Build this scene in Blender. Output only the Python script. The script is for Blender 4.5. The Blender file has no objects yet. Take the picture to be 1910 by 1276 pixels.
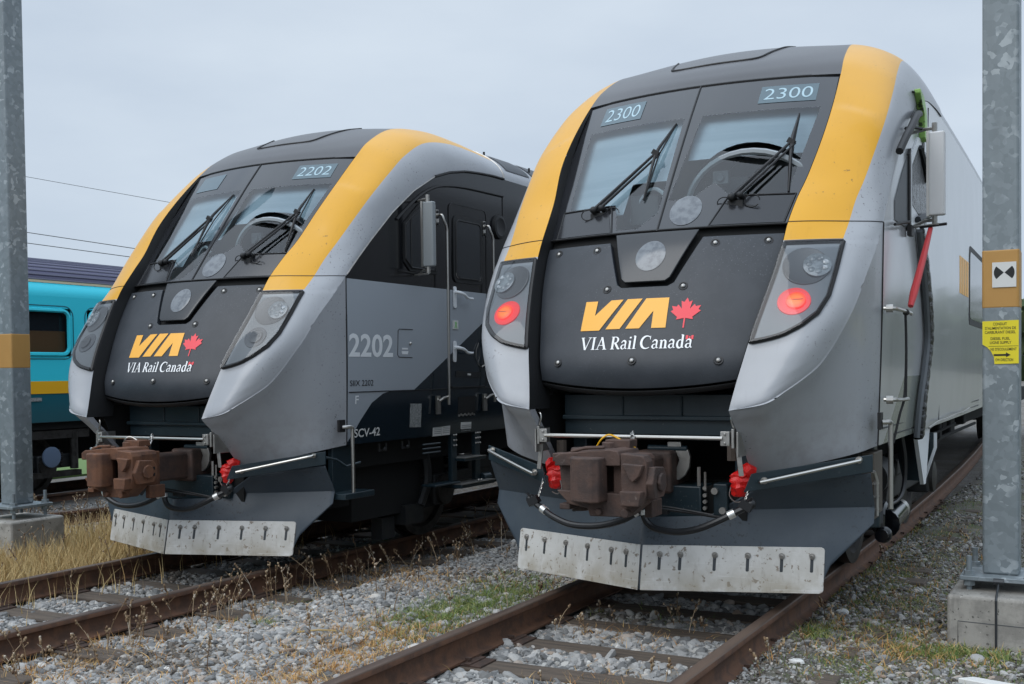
import bpy, bmesh, math, random
import numpy as np
from mathutils import Vector, Matrix
R = math.radians
rng = random.Random(7)
nrg = np.random.default_rng(11)
C = bpy.context.scene.collection
sc = bpy.context.scene

# ------------------------------------------------------------------ camera
cam_d = bpy.data.cameras.new('camera')
cam = bpy.data.objects.new('camera', cam_d); C.objects.link(cam)
YAW, PITCH, ROLL, FPX, CY = 0.4998, -0.027, 0.012, 2050.45, 110.59
CAMP = Vector((2.5907, -5.6698, 1.5042))
fw = Vector((-math.sin(YAW)*math.cos(PITCH), math.cos(YAW)*math.cos(PITCH), math.sin(PITCH)))
q = fw.to_track_quat('-Z', 'Y')
cam.matrix_world = Matrix.Translation(CAMP) @ q.to_matrix().to_4x4() @ Matrix.Rotation(-ROLL, 4, 'Z')
cam_d.sensor_width = 36; cam_d.lens = FPX/1910*36; cam_d.shift_y = CY/1910
cam_d.clip_start = 0.05; cam_d.clip_end = 3000
sc.camera = cam

# ------------------------------------------------------------------ sky, sun, exposure
SUN_EL, SUN_AZ = R(44), R(202)          # azimuth measured from +Y towards +X
world = bpy.data.worlds.new('World'); sc.world = world; world.use_nodes = True
wn = world.node_tree; wn.nodes.clear()
wo = wn.nodes.new('ShaderNodeOutputWorld'); bg = wn.nodes.new('ShaderNodeBackground')
sky = wn.nodes.new('ShaderNodeTexSky'); sky.sky_type = 'NISHITA'; sky.sun_disc = False
sky.sun_elevation = SUN_EL; sky.sun_rotation = SUN_AZ
tc = wn.nodes.new('ShaderNodeTexCoord')
mp = wn.nodes.new('ShaderNodeMapping'); mp.inputs['Scale'].default_value = (1, 1, 3.0)
nz = wn.nodes.new('ShaderNodeTexNoise'); nz.inputs['Scale'].default_value = 2.6; nz.inputs['Detail'].default_value = 7
cr = wn.nodes.new('ShaderNodeValToRGB')
cr.color_ramp.elements[0].position = .32; cr.color_ramp.elements[0].color = (4.95, 5.78, 6.85, 1)
cr.color_ramp.elements[1].position = .70; cr.color_ramp.elements[1].color = (6.15, 6.95, 7.85, 1)
mx = wn.nodes.new('ShaderNodeMix'); mx.data_type = 'RGBA'; mx.inputs[0].default_value = .93
wn.links.new(tc.outputs['Generated'], mp.inputs[0]); wn.links.new(mp.outputs[0], nz.inputs['Vector'])
wn.links.new(nz.outputs[0], cr.inputs[0]); wn.links.new(sky.outputs[0], mx.inputs[6]); wn.links.new(cr.outputs[0], mx.inputs[7])
sx_ = wn.nodes.new('ShaderNodeSeparateXYZ'); wn.links.new(tc.outputs['Generated'], sx_.inputs[0])
zr = wn.nodes.new('ShaderNodeMapRange'); zr.interpolation_type = 'SMOOTHSTEP'      # overcast: brighter overhead than low down
for i_, v_ in ((1, .36), (2, 1.), (3, 1.), (4, 2.4)): zr.inputs[i_].default_value = v_
wn.links.new(sx_.outputs[2], zr.inputs[0])
sv = wn.nodes.new('ShaderNodeVectorMath'); sv.operation = 'SCALE'; wn.links.new(mx.outputs[2], sv.inputs[0]); wn.links.new(zr.outputs[0], sv.inputs['Scale'])
wn.links.new(sv.outputs[0], bg.inputs[0]); wn.links.new(bg.outputs[0], wo.inputs[0])
bg.inputs[1].default_value = 0.0795
sl = bpy.data.lights.new('sun', 'SUN'); sl.energy = 1.05; sl.angle = R(50); sl.color = (1, .985, .96)
so = bpy.data.objects.new('sun', sl); C.objects.link(so)
so.rotation_euler = (R(90)-SUN_EL, 0, math.pi-SUN_AZ)
sdir = Vector((math.sin(SUN_AZ)*math.cos(SUN_EL), math.cos(SUN_AZ)*math.cos(SUN_EL), math.sin(SUN_EL)))
so.rotation_euler = sdir.to_track_quat('Z', 'Y').to_euler()
sc.view_settings.view_transform = 'Standard'; sc.view_settings.look = 'None'
sc.view_settings.exposure = 0.5; sc.view_settings.gamma = 1.0
sc.cycles.use_denoising = True
sc.cycles.max_bounces = 8; sc.cycles.transparent_max_bounces = 12

# ------------------------------------------------------------------ node helper
class E:
    def __init__(s, nt, v): s.nt, s.v = nt, v
    def _op(s, op, *a):
        n = s.nt.nodes.new('ShaderNodeMath'); n.operation = op
        for i, x in enumerate((s,)+a):
            x = x.v if isinstance(x, E) else x
            if isinstance(x, (int, float)): n.inputs[i].default_value = x
            else: s.nt.links.new(x, n.inputs[i])
        return E(s.nt, n.outputs[0])
    def __add__(s, o): return s._op('ADD', o)
    __radd__ = __add__
    def __sub__(s, o): return s._op('SUBTRACT', o)
    def __rsub__(s, o): return E(s.nt, o)._op('SUBTRACT', s)
    def __mul__(s, o): return s._op('MULTIPLY', o)
    __rmul__ = __mul__
    def __truediv__(s, o): return s._op('DIVIDE', o)
    def gt(s, o): return s._op('GREATER_THAN', o)
    def lt(s, o): return s._op('LESS_THAN', o)
    def mn(s, o): return s._op('MINIMUM', o)
    def mx(s, o): return s._op('MAXIMUM', o)
    def ab(s): return s._op('ABSOLUTE')
    def sq(s): return s._op('MULTIPLY', s)
    def sqrt(s): return s._op('SQRT')
    def sm(s, a, b):
        n = s.nt.nodes.new('ShaderNodeMapRange'); n.interpolation_type = 'SMOOTHSTEP'
        s.nt.links.new(s.v, n.inputs[0]); n.inputs[1].default_value = a; n.inputs[2].default_value = b
        return E(s.nt, n.outputs[0])

MATS = {}
def newmat(name):
    m = bpy.data.materials.new(name); m.use_nodes = True
    nt = m.node_tree; b = nt.nodes['Principled BSDF']; MATS[name] = m
    return m, nt, b
def objco(nt, kind='Object'):
    return nt.nodes.new('ShaderNodeTexCoord').outputs[kind]
def noise(nt, scale, detail=4, rough=.55, vec=None, stretch=None):
    n = nt.nodes.new('ShaderNodeTexNoise'); n.inputs['Scale'].default_value = scale
    n.inputs['Detail'].default_value = detail; n.inputs['Roughness'].default_value = rough
    v = vec or objco(nt)
    if stretch:
        mpn = nt.nodes.new('ShaderNodeMapping'); mpn.inputs['Scale'].default_value = stretch
        nt.links.new(v, mpn.inputs[0]); v = mpn.outputs[0]
    nt.links.new(v, n.inputs['Vector']); return E(nt, n.outputs[0])
def mixc(nt, f, a, b):
    n = nt.nodes.new('ShaderNodeMix'); n.data_type = 'RGBA'
    for i, x in ((0, f), (6, a), (7, b)):
        x = x.v if isinstance(x, E) else x
        if isinstance(x, (int, float)): n.inputs[i].default_value = x
        elif isinstance(x, tuple): n.inputs[i].default_value = (*x[:3], 1)
        else: nt.links.new(x, n.inputs[i])
    return n.outputs[2]
def bump(nt, b, h, strength=.2, dist=.01):
    n = nt.nodes.new('ShaderNodeBump'); n.inputs['Strength'].default_value = strength; n.inputs['Distance'].default_value = dist
    nt.links.new(h.v, n.inputs['Height']); nt.links.new(n.outputs[0], b.inputs['Normal'])
def pbr(name, col, rough=.5, metal=0., col2=None, ns=6., lo=.4, hi=.65, bs=None, bst=.2, bd=.004, coat=0., stretch=None, specks=None, spec=None):
    m, nt, b = newmat(name)
    c = col
    if col2:
        c = mixc(nt, noise(nt, ns, 6, .6, stretch=stretch).sm(lo, hi), col, col2)
    if specks:
        sc_, thr, scol = specks
        big = noise(nt, 1.7, 3).sm(.42, .62)
        c = mixc(nt, noise(nt, sc_, 2, .5).sm(thr, thr+.04)*big*.8, c, scol)
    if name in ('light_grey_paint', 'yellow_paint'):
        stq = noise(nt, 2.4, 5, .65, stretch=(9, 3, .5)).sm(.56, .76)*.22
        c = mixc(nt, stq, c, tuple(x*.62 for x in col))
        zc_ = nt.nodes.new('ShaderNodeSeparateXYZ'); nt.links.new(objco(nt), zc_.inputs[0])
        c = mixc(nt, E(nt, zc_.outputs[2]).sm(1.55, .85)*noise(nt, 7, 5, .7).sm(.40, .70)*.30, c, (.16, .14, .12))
    if isinstance(c, tuple): b.inputs['Base Color'].default_value = (*c, 1)
    else: nt.links.new(c, b.inputs['Base Color'])
    b.inputs['Roughness'].default_value = rough; b.inputs['Metallic'].default_value = metal
    if coat: b.inputs['Coat Weight'].default_value = coat; b.inputs['Coat Roughness'].default_value = .06
    if spec is not None: b.inputs['Specular IOR Level'].default_value = spec
    if bs: bump(nt, b, noise(nt, bs, 4, .6), bst, bd)
    return m

LIGHT = (.34, .353, .375)
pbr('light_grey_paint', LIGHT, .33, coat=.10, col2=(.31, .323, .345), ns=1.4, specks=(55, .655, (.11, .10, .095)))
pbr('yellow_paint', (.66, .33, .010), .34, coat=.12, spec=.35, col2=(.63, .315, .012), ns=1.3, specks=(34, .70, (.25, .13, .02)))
pbr('roof_grey_paint', (.062, .062, .066), .36, coat=.08, spec=.35, col2=(.065, .065, .07), ns=3, specks=(60, .68, (.12, .12, .12)))
pbr('black_gloss', (.006, .007, .009), .12)
pbr('black_matt', (.006, .0065, .0075), .6)
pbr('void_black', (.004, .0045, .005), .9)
pbr('hood_grey', (.026, .031, .038), .46, col2=(.033, .038, .046), ns=5, bs=160, bst=.25, bd=.002, specks=(110, .66, (.11, .12, .135)), spec=.4)
pbr('pod_grey', (.022, .024, .027), .2, spec=.5)
pbr('frit_panel', (.020, .021, .024), .2, spec=.5)
pbr('rubber', (.008, .008, .009), .55)
pbr('teal_black_paint', (.010, .022, .030), .38, col2=(.014, .028, .036), ns=4, specks=(60, .68, (.10, .11, .11)))
pbr('plow_paint', (.036, .050, .066), .42, col2=(.050, .064, .078), ns=5, lo=.35, hi=.75, specks=(50, .62, (.018, .022, .028)))
m, nt, b = newmat('worn_steel')
n1 = noise(nt, 3.2, 6, .65).sm(.44, .62); n2 = noise(nt, 26, 3, .6).sm(.60, .67); n3 = noise(nt, 90, 3, .6)
zz_ = nt.nodes.new('ShaderNodeSeparateXYZ'); nt.links.new(objco(nt), zz_.inputs[0])
mud = E(nt, zz_.outputs[2]).sm(.34, .13)*noise(nt, 5, 5).sm(.35, .6)
c1 = mixc(nt, n1*.6, (.58, .57, .545), (.44, .425, .39)); c2 = mixc(nt, n2*.8, c1, (.16, .115, .075)); c3 = mixc(nt, mud*.7, c2, (.30, .26, .19))
c3 = mixc(nt, noise(nt, 5, 5, .65, stretch=(7, 7, .5)).sm(.54, .74)*.45, c3, (.24, .20, .155)); c3 = mixc(nt, noise(nt, 6, 3, .6, stretch=(.6, .6, 14)).sm(.62, .70)*.4, c3, (.66, .65, .63))
nt.links.new(c3, b.inputs['Base Color']); b.inputs['Metallic'].default_value = .1
nt.links.new((n1*.2+.36).v, b.inputs['Roughness']); bump(nt, b, n3, .08, .002)
pbr('stainless', (.50, .485, .455), .33, metal=1.)
pbr('stainless_dull', (.42, .41, .39), .42, metal=.8, col2=(.33, .32, .30), ns=12)
pbr('chain_steel', (.45, .44, .42), .35, metal=.9)
pbr('dark_rust', (.082, .048, .037), .75, col2=(.046, .031, .027), ns=7, bs=45, bst=.6, bd=.006, specks=(40, .66, (.18, .15, .13)))
pbr('orange_rust', (.140, .060, .030), .78, col2=(.075, .036, .023), ns=6, bs=45, bst=.6, bd=.006)
pbr('red_plastic', (.62, .012, .010), .33, bs=22, bst=.8, bd=.012)
pbr('hose_rubber', (.011, .012, .014), .42)
pbr('clamp_metal', (.68, .68, .66), .3, metal=.7)
pbr('headlamp_back', (.20, .215, .23), .35, metal=.1)
pbr('lamp_grey', (.13, .137, .148), .22, coat=.3)
pbr('lamp_ring', (.10, .105, .113), .3)
pbr('lamp_glass', (.15, .165, .18), .12, coat=.3, col2=(.085, .095, .11), ns=18)
pbr('led_glass', (.30, .33, .35), .12, coat=.3, col2=(.20, .22, .24), ns=30)
pbr('logo_yellow', (.86, .42, .045), .4)
pbr('logo_red', (.78, .035, .055), .4)
pbr('logo_white', (.80, .81, .82), .4)
pbr('marking_grey', (.74, .76, .78), .4)
pbr('marking_black', (.008, .009, .010), .4)
pbr('label_grey', (.30, .31, .31), .5, col2=(.12, .13, .13), ns=60)
pbr('label_white', (.62, .62, .60), .5)
pbr('label_green', (.25, .5, .22), .5)
pbr('number_screen', (.085, .13, .155), .25)
pbr('number_glow', (.36, .50, .56), .35)
pbr('cab_lining', (.62, .66, .68), .7)
pbr('pale_blind', (.36, .42, .47), .7, col2=(.30, .36, .41), ns=2, stretch=(.2, 1, 5))
pbr('cab_dark', (.020, .022, .025), .5)
pbr('cab_mid', (.10, .11, .12), .5)
pbr('cab_arch', (.30, .33, .35), .4)
pbr('bogie_dark', (.010, .012, .014), .6, col2=(.018, .018, .018), ns=8)
pbr('wheel_steel', (.045, .042, .040), .5, metal=.5, col2=(.02, .018, .016), ns=9)
pbr('red_strap', (.55, .045, .05), .5)
pbr('rope_black', (.015, .015, .016), .7)
pbr('tape_black', (.008, .009, .010), .22, bs=16, bst=1.0, bd=.03)
pbr('lime_plastic', (.28, .50, .12), .4, col2=(.05, .08, .03), ns=14, lo=.55, hi=.6)
pbr('brown_wood_panel', (.085, .07, .055), .6)
m, nt, b = newmat('galvanised_steel')
oi = nt.nodes.new('ShaderNodeObjectInfo'); va = nt.nodes.new('ShaderNodeVectorMath'); va.operation = 'MULTIPLY_ADD'
nt.links.new(oi.outputs['Location'], va.inputs[0]); va.inputs[1].default_value = (7.3, 3.1, 5.7); nt.links.new(objco(nt), va.inputs[2])
vo = nt.nodes.new('ShaderNodeTexVoronoi'); vo.inputs['Scale'].default_value = 26; vo.inputs['Randomness'].default_value = 1
nzv = nt.nodes.new('ShaderNodeTexNoise'); nzv.inputs['Scale'].default_value = 14; nt.links.new(va.outputs[0], nzv.inputs['Vector'])
vm = nt.nodes.new('ShaderNodeVectorMath'); vm.operation = 'MULTIPLY_ADD'; nt.links.new(nzv.outputs[1], vm.inputs[0]); vm.inputs[1].default_value = (.07, .07, .07); nt.links.new(va.outputs[0], vm.inputs[2]); nt.links.new(vm.outputs[0], vo.inputs['Vector'])
sp_ = nt.nodes.new('ShaderNodeSeparateXYZ'); nt.links.new(vo.outputs['Color'], sp_.inputs[0])
cell = E(nt, sp_.outputs[0]); reg = noise(nt, 5, 4, .6, vec=va.outputs[0]).sm(.42, .62)
c = mixc(nt, cell*.8, (.17, .20, .215), (.235, .27, .29)); c = mixc(nt, cell.gt(.80)*reg*.75, c, (.40, .44, .46)); c = mixc(nt, noise(nt, 2.2, 5, .6, vec=va.outputs[0], stretch=(3, 3, .35)).sm(.5, .75)*.4, c, (.15, .17, .18))
nt.links.new(c, b.inputs['Base Color']); b.inputs['Roughness'].default_value = .48; b.inputs['Metallic'].default_value = .15
pbr('tan_band', (.44, .24, .065), .55, col2=(.42, .225, .06), ns=4)
pbr('sign_yellow', (.74, .62, .020), .45)
m, nt, b = newmat('concrete')
c = mixc(nt, noise(nt, 6, 7, .65).sm(.38, .62), (.34, .325, .295), (.23, .22, .20))
c = mixc(nt, noise(nt, 4, 4, .6, stretch=(4, 4, .4)).sm(.52, .72)*.5, c, (.17, .16, .145)); c = mixc(nt, noise(nt, 38, 2, .5).sm(.66, .70)*.85, c, (.09, .085, .075)); c = mixc(nt, noise(nt, 55, 2, .5).sm(.68, .71)*.6, c, (.45, .44, .41))
nt.links.new(c, b.inputs['Base Color']); b.inputs['Roughness'].default_value = .88; bump(nt, b, noise(nt, 40, 6, .7), .45, .006)
pbr('dark_bolt', (.05, .055, .06), .5, metal=.5)
pbr('rail_side', (.125, .060, .033), .78, col2=(.070, .037, .024), ns=8, bs=50, bst=.4)
pbr('rail_top', (.120, .080, .058), .48, metal=.15, col2=(.070, .048, .038), ns=6, stretch=(1, .15, 1))
pbr('tie_wood', (.105, .080, .060), .85, col2=(.055, .043, .034), ns=5, stretch=(.5, 6, 3), bs=20, bst=.6, bd=.01)
pbr('tie_plate', (.060, .034, .024), .75, col2=(.035, .022, .017), ns=12)
pbr('coach_turquoise', (.040, .62, .76), .4, spec=.3)
pbr('coach_teal', (.010, .110, .145), .35, coat=.1)
pbr('coach_gold', (.80, .42, .012), .4)
pbr('coach_cream', (.72, .62, .42), .4)
pbr('coach_roof', (.050, .050, .105), .5)
pbr('coach_rib', (.16, .165, .23), .5)
pbr('coach_glass', (.012, .015, .019), .1)
pbr('coach_brown_reflection', (.075, .042, .018), .3)
pbr('axle_blue', (.10, .14, .21), .4)
pbr('wire_black', (.05, .055, .06), .6)
pbr('lawn_green', (.10, .17, .045), .9)
pbr('mirror_dark', (.22, .24, .25), .4)
pbr('mirror_grey', (.60, .61, .62), .4)
pbr('litter_white', (.62, .62, .60), .6)

# side paint of the locomotive: uv = (y, z)
def side_mat(name, loco):
    m, nt, b = newmat(name)
    uv = nt.nodes.new('ShaderNodeSeparateXYZ'); nt.links.new(objco(nt, 'UV'), uv.inputs[0])
    y, z = E(nt, uv.outputs[0]), E(nt, uv.outputs[1])
    if loco:
        g = (.32, .35, .385); dk = (.011, .018, .025); bk = (.006, .0065, .008)
        f = y*0
        for i, (ya, za, yb, zb) in enumerate(((1.47, 1.025, 1.668, 1.227), (1.668, 1.227, 1.80, 1.35), (1.80, 1.35, 1.957, 1.424), (1.957, 1.424, 2.105, 1.452))):
            l = (y-ya)*((zb-za)/(yb-ya))+za
            f = l if i == 0 else f.mn(l)
        low = z.lt(1.4475)*f.gt(z)
        hi = z.gt(1.4475)*((y-2.436)*.532+1.447).gt(z)
        up = z.gt(2.385)
        c = mixc(nt, low.mx(hi), g, dk); c = mixc(nt, up, c, bk)
        b.inputs['Roughness'].default_value = .15
    else:
        n = noise(nt, 1.1, 3).sm(.35, .7)
        c = mixc(nt, n, (.44, .45, .465), (.40, .41, .425))
        ln = ((y-3.38).ab().lt(.0)).mx(0)
        dkp = z.lt(1.44)*y.lt(3.4)*((y-1.72)*.62+1.05).mn((y-2.1)*.05+1.43).gt(z)
        c = mixc(nt, dkp, c, (.20, .22, .20))
        b.inputs['Roughness'].default_value = .20
    nt.links.new(c, b.inputs['Base Color']); b.inputs['Coat Weight'].default_value = .0 if loco else .18; b.inputs['Coat Roughness'].default_value = .04
    bump(nt, b, noise(nt, 1.6, 2), .06, .02)
side_mat('loco_side_paint', True); side_mat('cab_car_side_paint', False)

# windshield: uv = (x, z); black frit round a clear pane
def glass_mat(name, right):
    m, nt, b = newmat(name)
    uv = nt.nodes.new('ShaderNodeSeparateXYZ'); nt.links.new(objco(nt, 'UV'), uv.inputs[0])
    x, z = E(nt, uv.outputs[0]), E(nt, uv.outputs[1])
    if right:
        xr = (z-2.62)*.14+.772; xl = (z-2.645)*.105+.022
        lo = 2.618+(x-.30).ab()._op('MULTIPLY', -1.).__add__(.13).mx(0)*.85
        clear = z.lt(3.265)*x.lt(xr)*x.gt(xl)*z.gt(lo)
    else:
        xl = (z-2.62)*-.10-.762; xr = (z-2.52)*-.02-.032
        up = z.gt(2.625)*x.gt(xl)
        lowr = z.gt(2.43)*x.gt((z-2.43)*-.36-.302)*x.lt((z-2.43)*1.15-.15)
        clear = z.lt(3.265)*x.lt(xr)*up.mx(lowr)
    frit = b; frit.inputs['Base Color'].default_value = (.014, .015, .018, 1); frit.inputs['Roughness'].default_value = .10
    frit.inputs['Specular IOR Level'].default_value = .85
    tr = nt.nodes.new('ShaderNodeBsdfTransparent'); tr.inputs[0].default_value = (.80, .90, .93, 1)
    gl = nt.nodes.new('ShaderNodeBsdfGlossy'); gl.inputs['Roughness'].default_value = .015
    lw = nt.nodes.new('ShaderNodeFresnel'); lw.inputs[0].default_value = 1.5
    m1 = nt.nodes.new('ShaderNodeMixShader'); nt.links.new((E(nt, lw.outputs[0])*1.3+.015).v, m1.inputs[0]); nt.links.new(tr.outputs[0], m1.inputs[1]); nt.links.new(gl.outputs[0], m1.inputs[2])
    m2 = nt.nodes.new('ShaderNodeMixShader'); nt.links.new(clear.v, m2.inputs[0]); nt.links.new(frit.outputs[0], m2.inputs[1]); nt.links.new(m1.outputs[0], m2.inputs[2])
    nt.links.new(m2.outputs[0], nt.nodes['Material Output'].inputs[0])
glass_mat('windshield_right_glass', True); glass_mat('windshield_left_glass', False)
def clear_glass(name, tint=(.85, .88, .90)):
    m, nt, b = newmat(name)
    tr = nt.nodes.new('ShaderNodeBsdfTransparent'); tr.inputs[0].default_value = (*tint, 1)
    gl = nt.nodes.new('ShaderNodeBsdfGlossy'); gl.inputs['Roughness'].default_value = .03
    lw = nt.nodes.new('ShaderNodeFresnel'); lw.inputs[0].default_value = 1.5
    m1 = nt.nodes.new('ShaderNodeMixShader'); nt.links.new(lw.outputs[0], m1.inputs[0]); nt.links.new(tr.outputs[0], m1.inputs[1]); nt.links.new(gl.outputs[0], m1.inputs[2])
    nt.links.new(m1.outputs[0], nt.nodes['Material Output'].inputs[0])
clear_glass('lamp_cover')
m, nt, b = newmat('red_lamp_lit')
v = nt.nodes.new('ShaderNodeSeparateXYZ'); nt.links.new(objco(nt, 'UV'), v.inputs[0])
rr = (E(nt, v.outputs[0]).sq()+E(nt, v.outputs[1]).sq()).sqrt()
c = mixc(nt, rr.sm(.45, 1.0), (1., .17, .025), (1., .04, .012))
nt.links.new(c, b.inputs['Emission Color']); b.inputs['Emission Strength'].default_value = 1.0
b.inputs['Base Color'].default_value = (.3, .02, .01, 1); b.inputs['Roughness'].default_value = .2
m, nt, b = newmat('red_lamp_halo')
b.inputs['Base Color'].default_value = (.60, .05, .05, 1); b.inputs['Emission Color'].default_value = (1, .035, .045, 1); b.inputs['Emission Strength'].default_value = .30; b.inputs['Roughness'].default_value = .25

def island_mat(name, ramp, rough, bs=None, extra=None):
    m, nt, b = newmat(name)
    g = nt.nodes.new('ShaderNodeNewGeometry'); rp = nt.nodes.new('ShaderNodeValToRGB')
    rp.color_ramp.interpolation = 'LINEAR'
    while len(rp.color_ramp.elements) < len(ramp): rp.color_ramp.elements.new(.5)
    for e, (p, c_) in zip(rp.color_ramp.elements, ramp): e.position = p; e.color = (*c_, 1)
    nt.links.new(g.outputs['Random Per Island'], rp.inputs[0])
    col = rp.outputs[0]
    if extra: col = mixc(nt, noise(nt, extra[0], 4).sm(extra[1], extra[2]), col, extra[3])
    nt.links.new(col, b.inputs['Base Color']); b.inputs['Roughness'].default_value = rough
    b.inputs['Specular IOR Level'].default_value = .3
    if bs: bump(nt, b, noise(nt, bs, 3), .5, .006)
island_mat('ballast_stone', [(0, (.12, .12, .118)), (.35, (.23, .23, .225)), (.7, (.33, .325, .315)), (.88, (.41, .40, .375)), (.94, (.27, .20, .15)), (1, (.54, .53, .50))], .8, bs=70)
island_mat('brown_stone', [(0, (.06, .052, .045)), (.4, (.12, .105, .09)), (.8, (.20, .185, .165)), (1, (.32, .30, .28))], .85, bs=70)
island_mat('dry_grass', [(0, (.34, .23, .09)), (.4, (.56, .42, .20)), (.75, (.68, .54, .28)), (1, (.42, .25, .10))], .7)
island_mat('rust_grass', [(0, (.32, .15, .05)), (.4, (.52, .28, .10)), (.75, (.60, .40, .17)), (1, (.36, .26, .10))], .7)
island_mat('green_grass', [(0, (.06, .11, .028)), (.4, (.12, .20, .045)), (.75, (.24, .27, .09)), (1, (.40, .35, .14))], .65)
island_mat('dead_weed', [(0, (.11, .065, .04)), (.5, (.24, .16, .09)), (.8, (.36, .27, .17)), (1, (.50, .44, .36))], .8)

m, nt, b = newmat('yard_ground')
n1 = noise(nt, .8, 8, .7).sm(.38, .62); n2 = noise(nt, 28, 5, .7).sm(.35, .65); n3 = noise(nt, 5, 5, .6)
c = mixc(nt, n1, (.16, .145, .125), (.225, .22, .21)); c = mixc(nt, n2*.65, c, (.07, .06, .05)); c = mixc(nt, n3.sm(.58, .68)*.5, c, (.17, .125, .06))
gx_ = nt.nodes.new('ShaderNodeSeparateXYZ'); nt.links.new(objco(nt), gx_.inputs[0])
c = mixc(nt, E(nt, gx_.outputs[0]).sm(.75, 1.3)*noise(nt, 2.6, 6, .7).sm(.40, .58)*.8, c, (.095, .105, .045))
nt.links.new(c, b.inputs['Base Color']); b.inputs['Roughness'].default_value = .95; bump(nt, b, noise(nt, 34, 6, .7), .9, .03)
m, nt, b = newmat('far_leaves')
c = mixc(nt, noise(nt, .35, 5).sm(.35, .65), (.045, .075, .03), (.09, .12, .05)); nt.links.new(c, b.inputs['Base Color']); b.inputs['Roughness'].default_value = .8
pbr('bark', (.07, .055, .045), .9)
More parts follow.
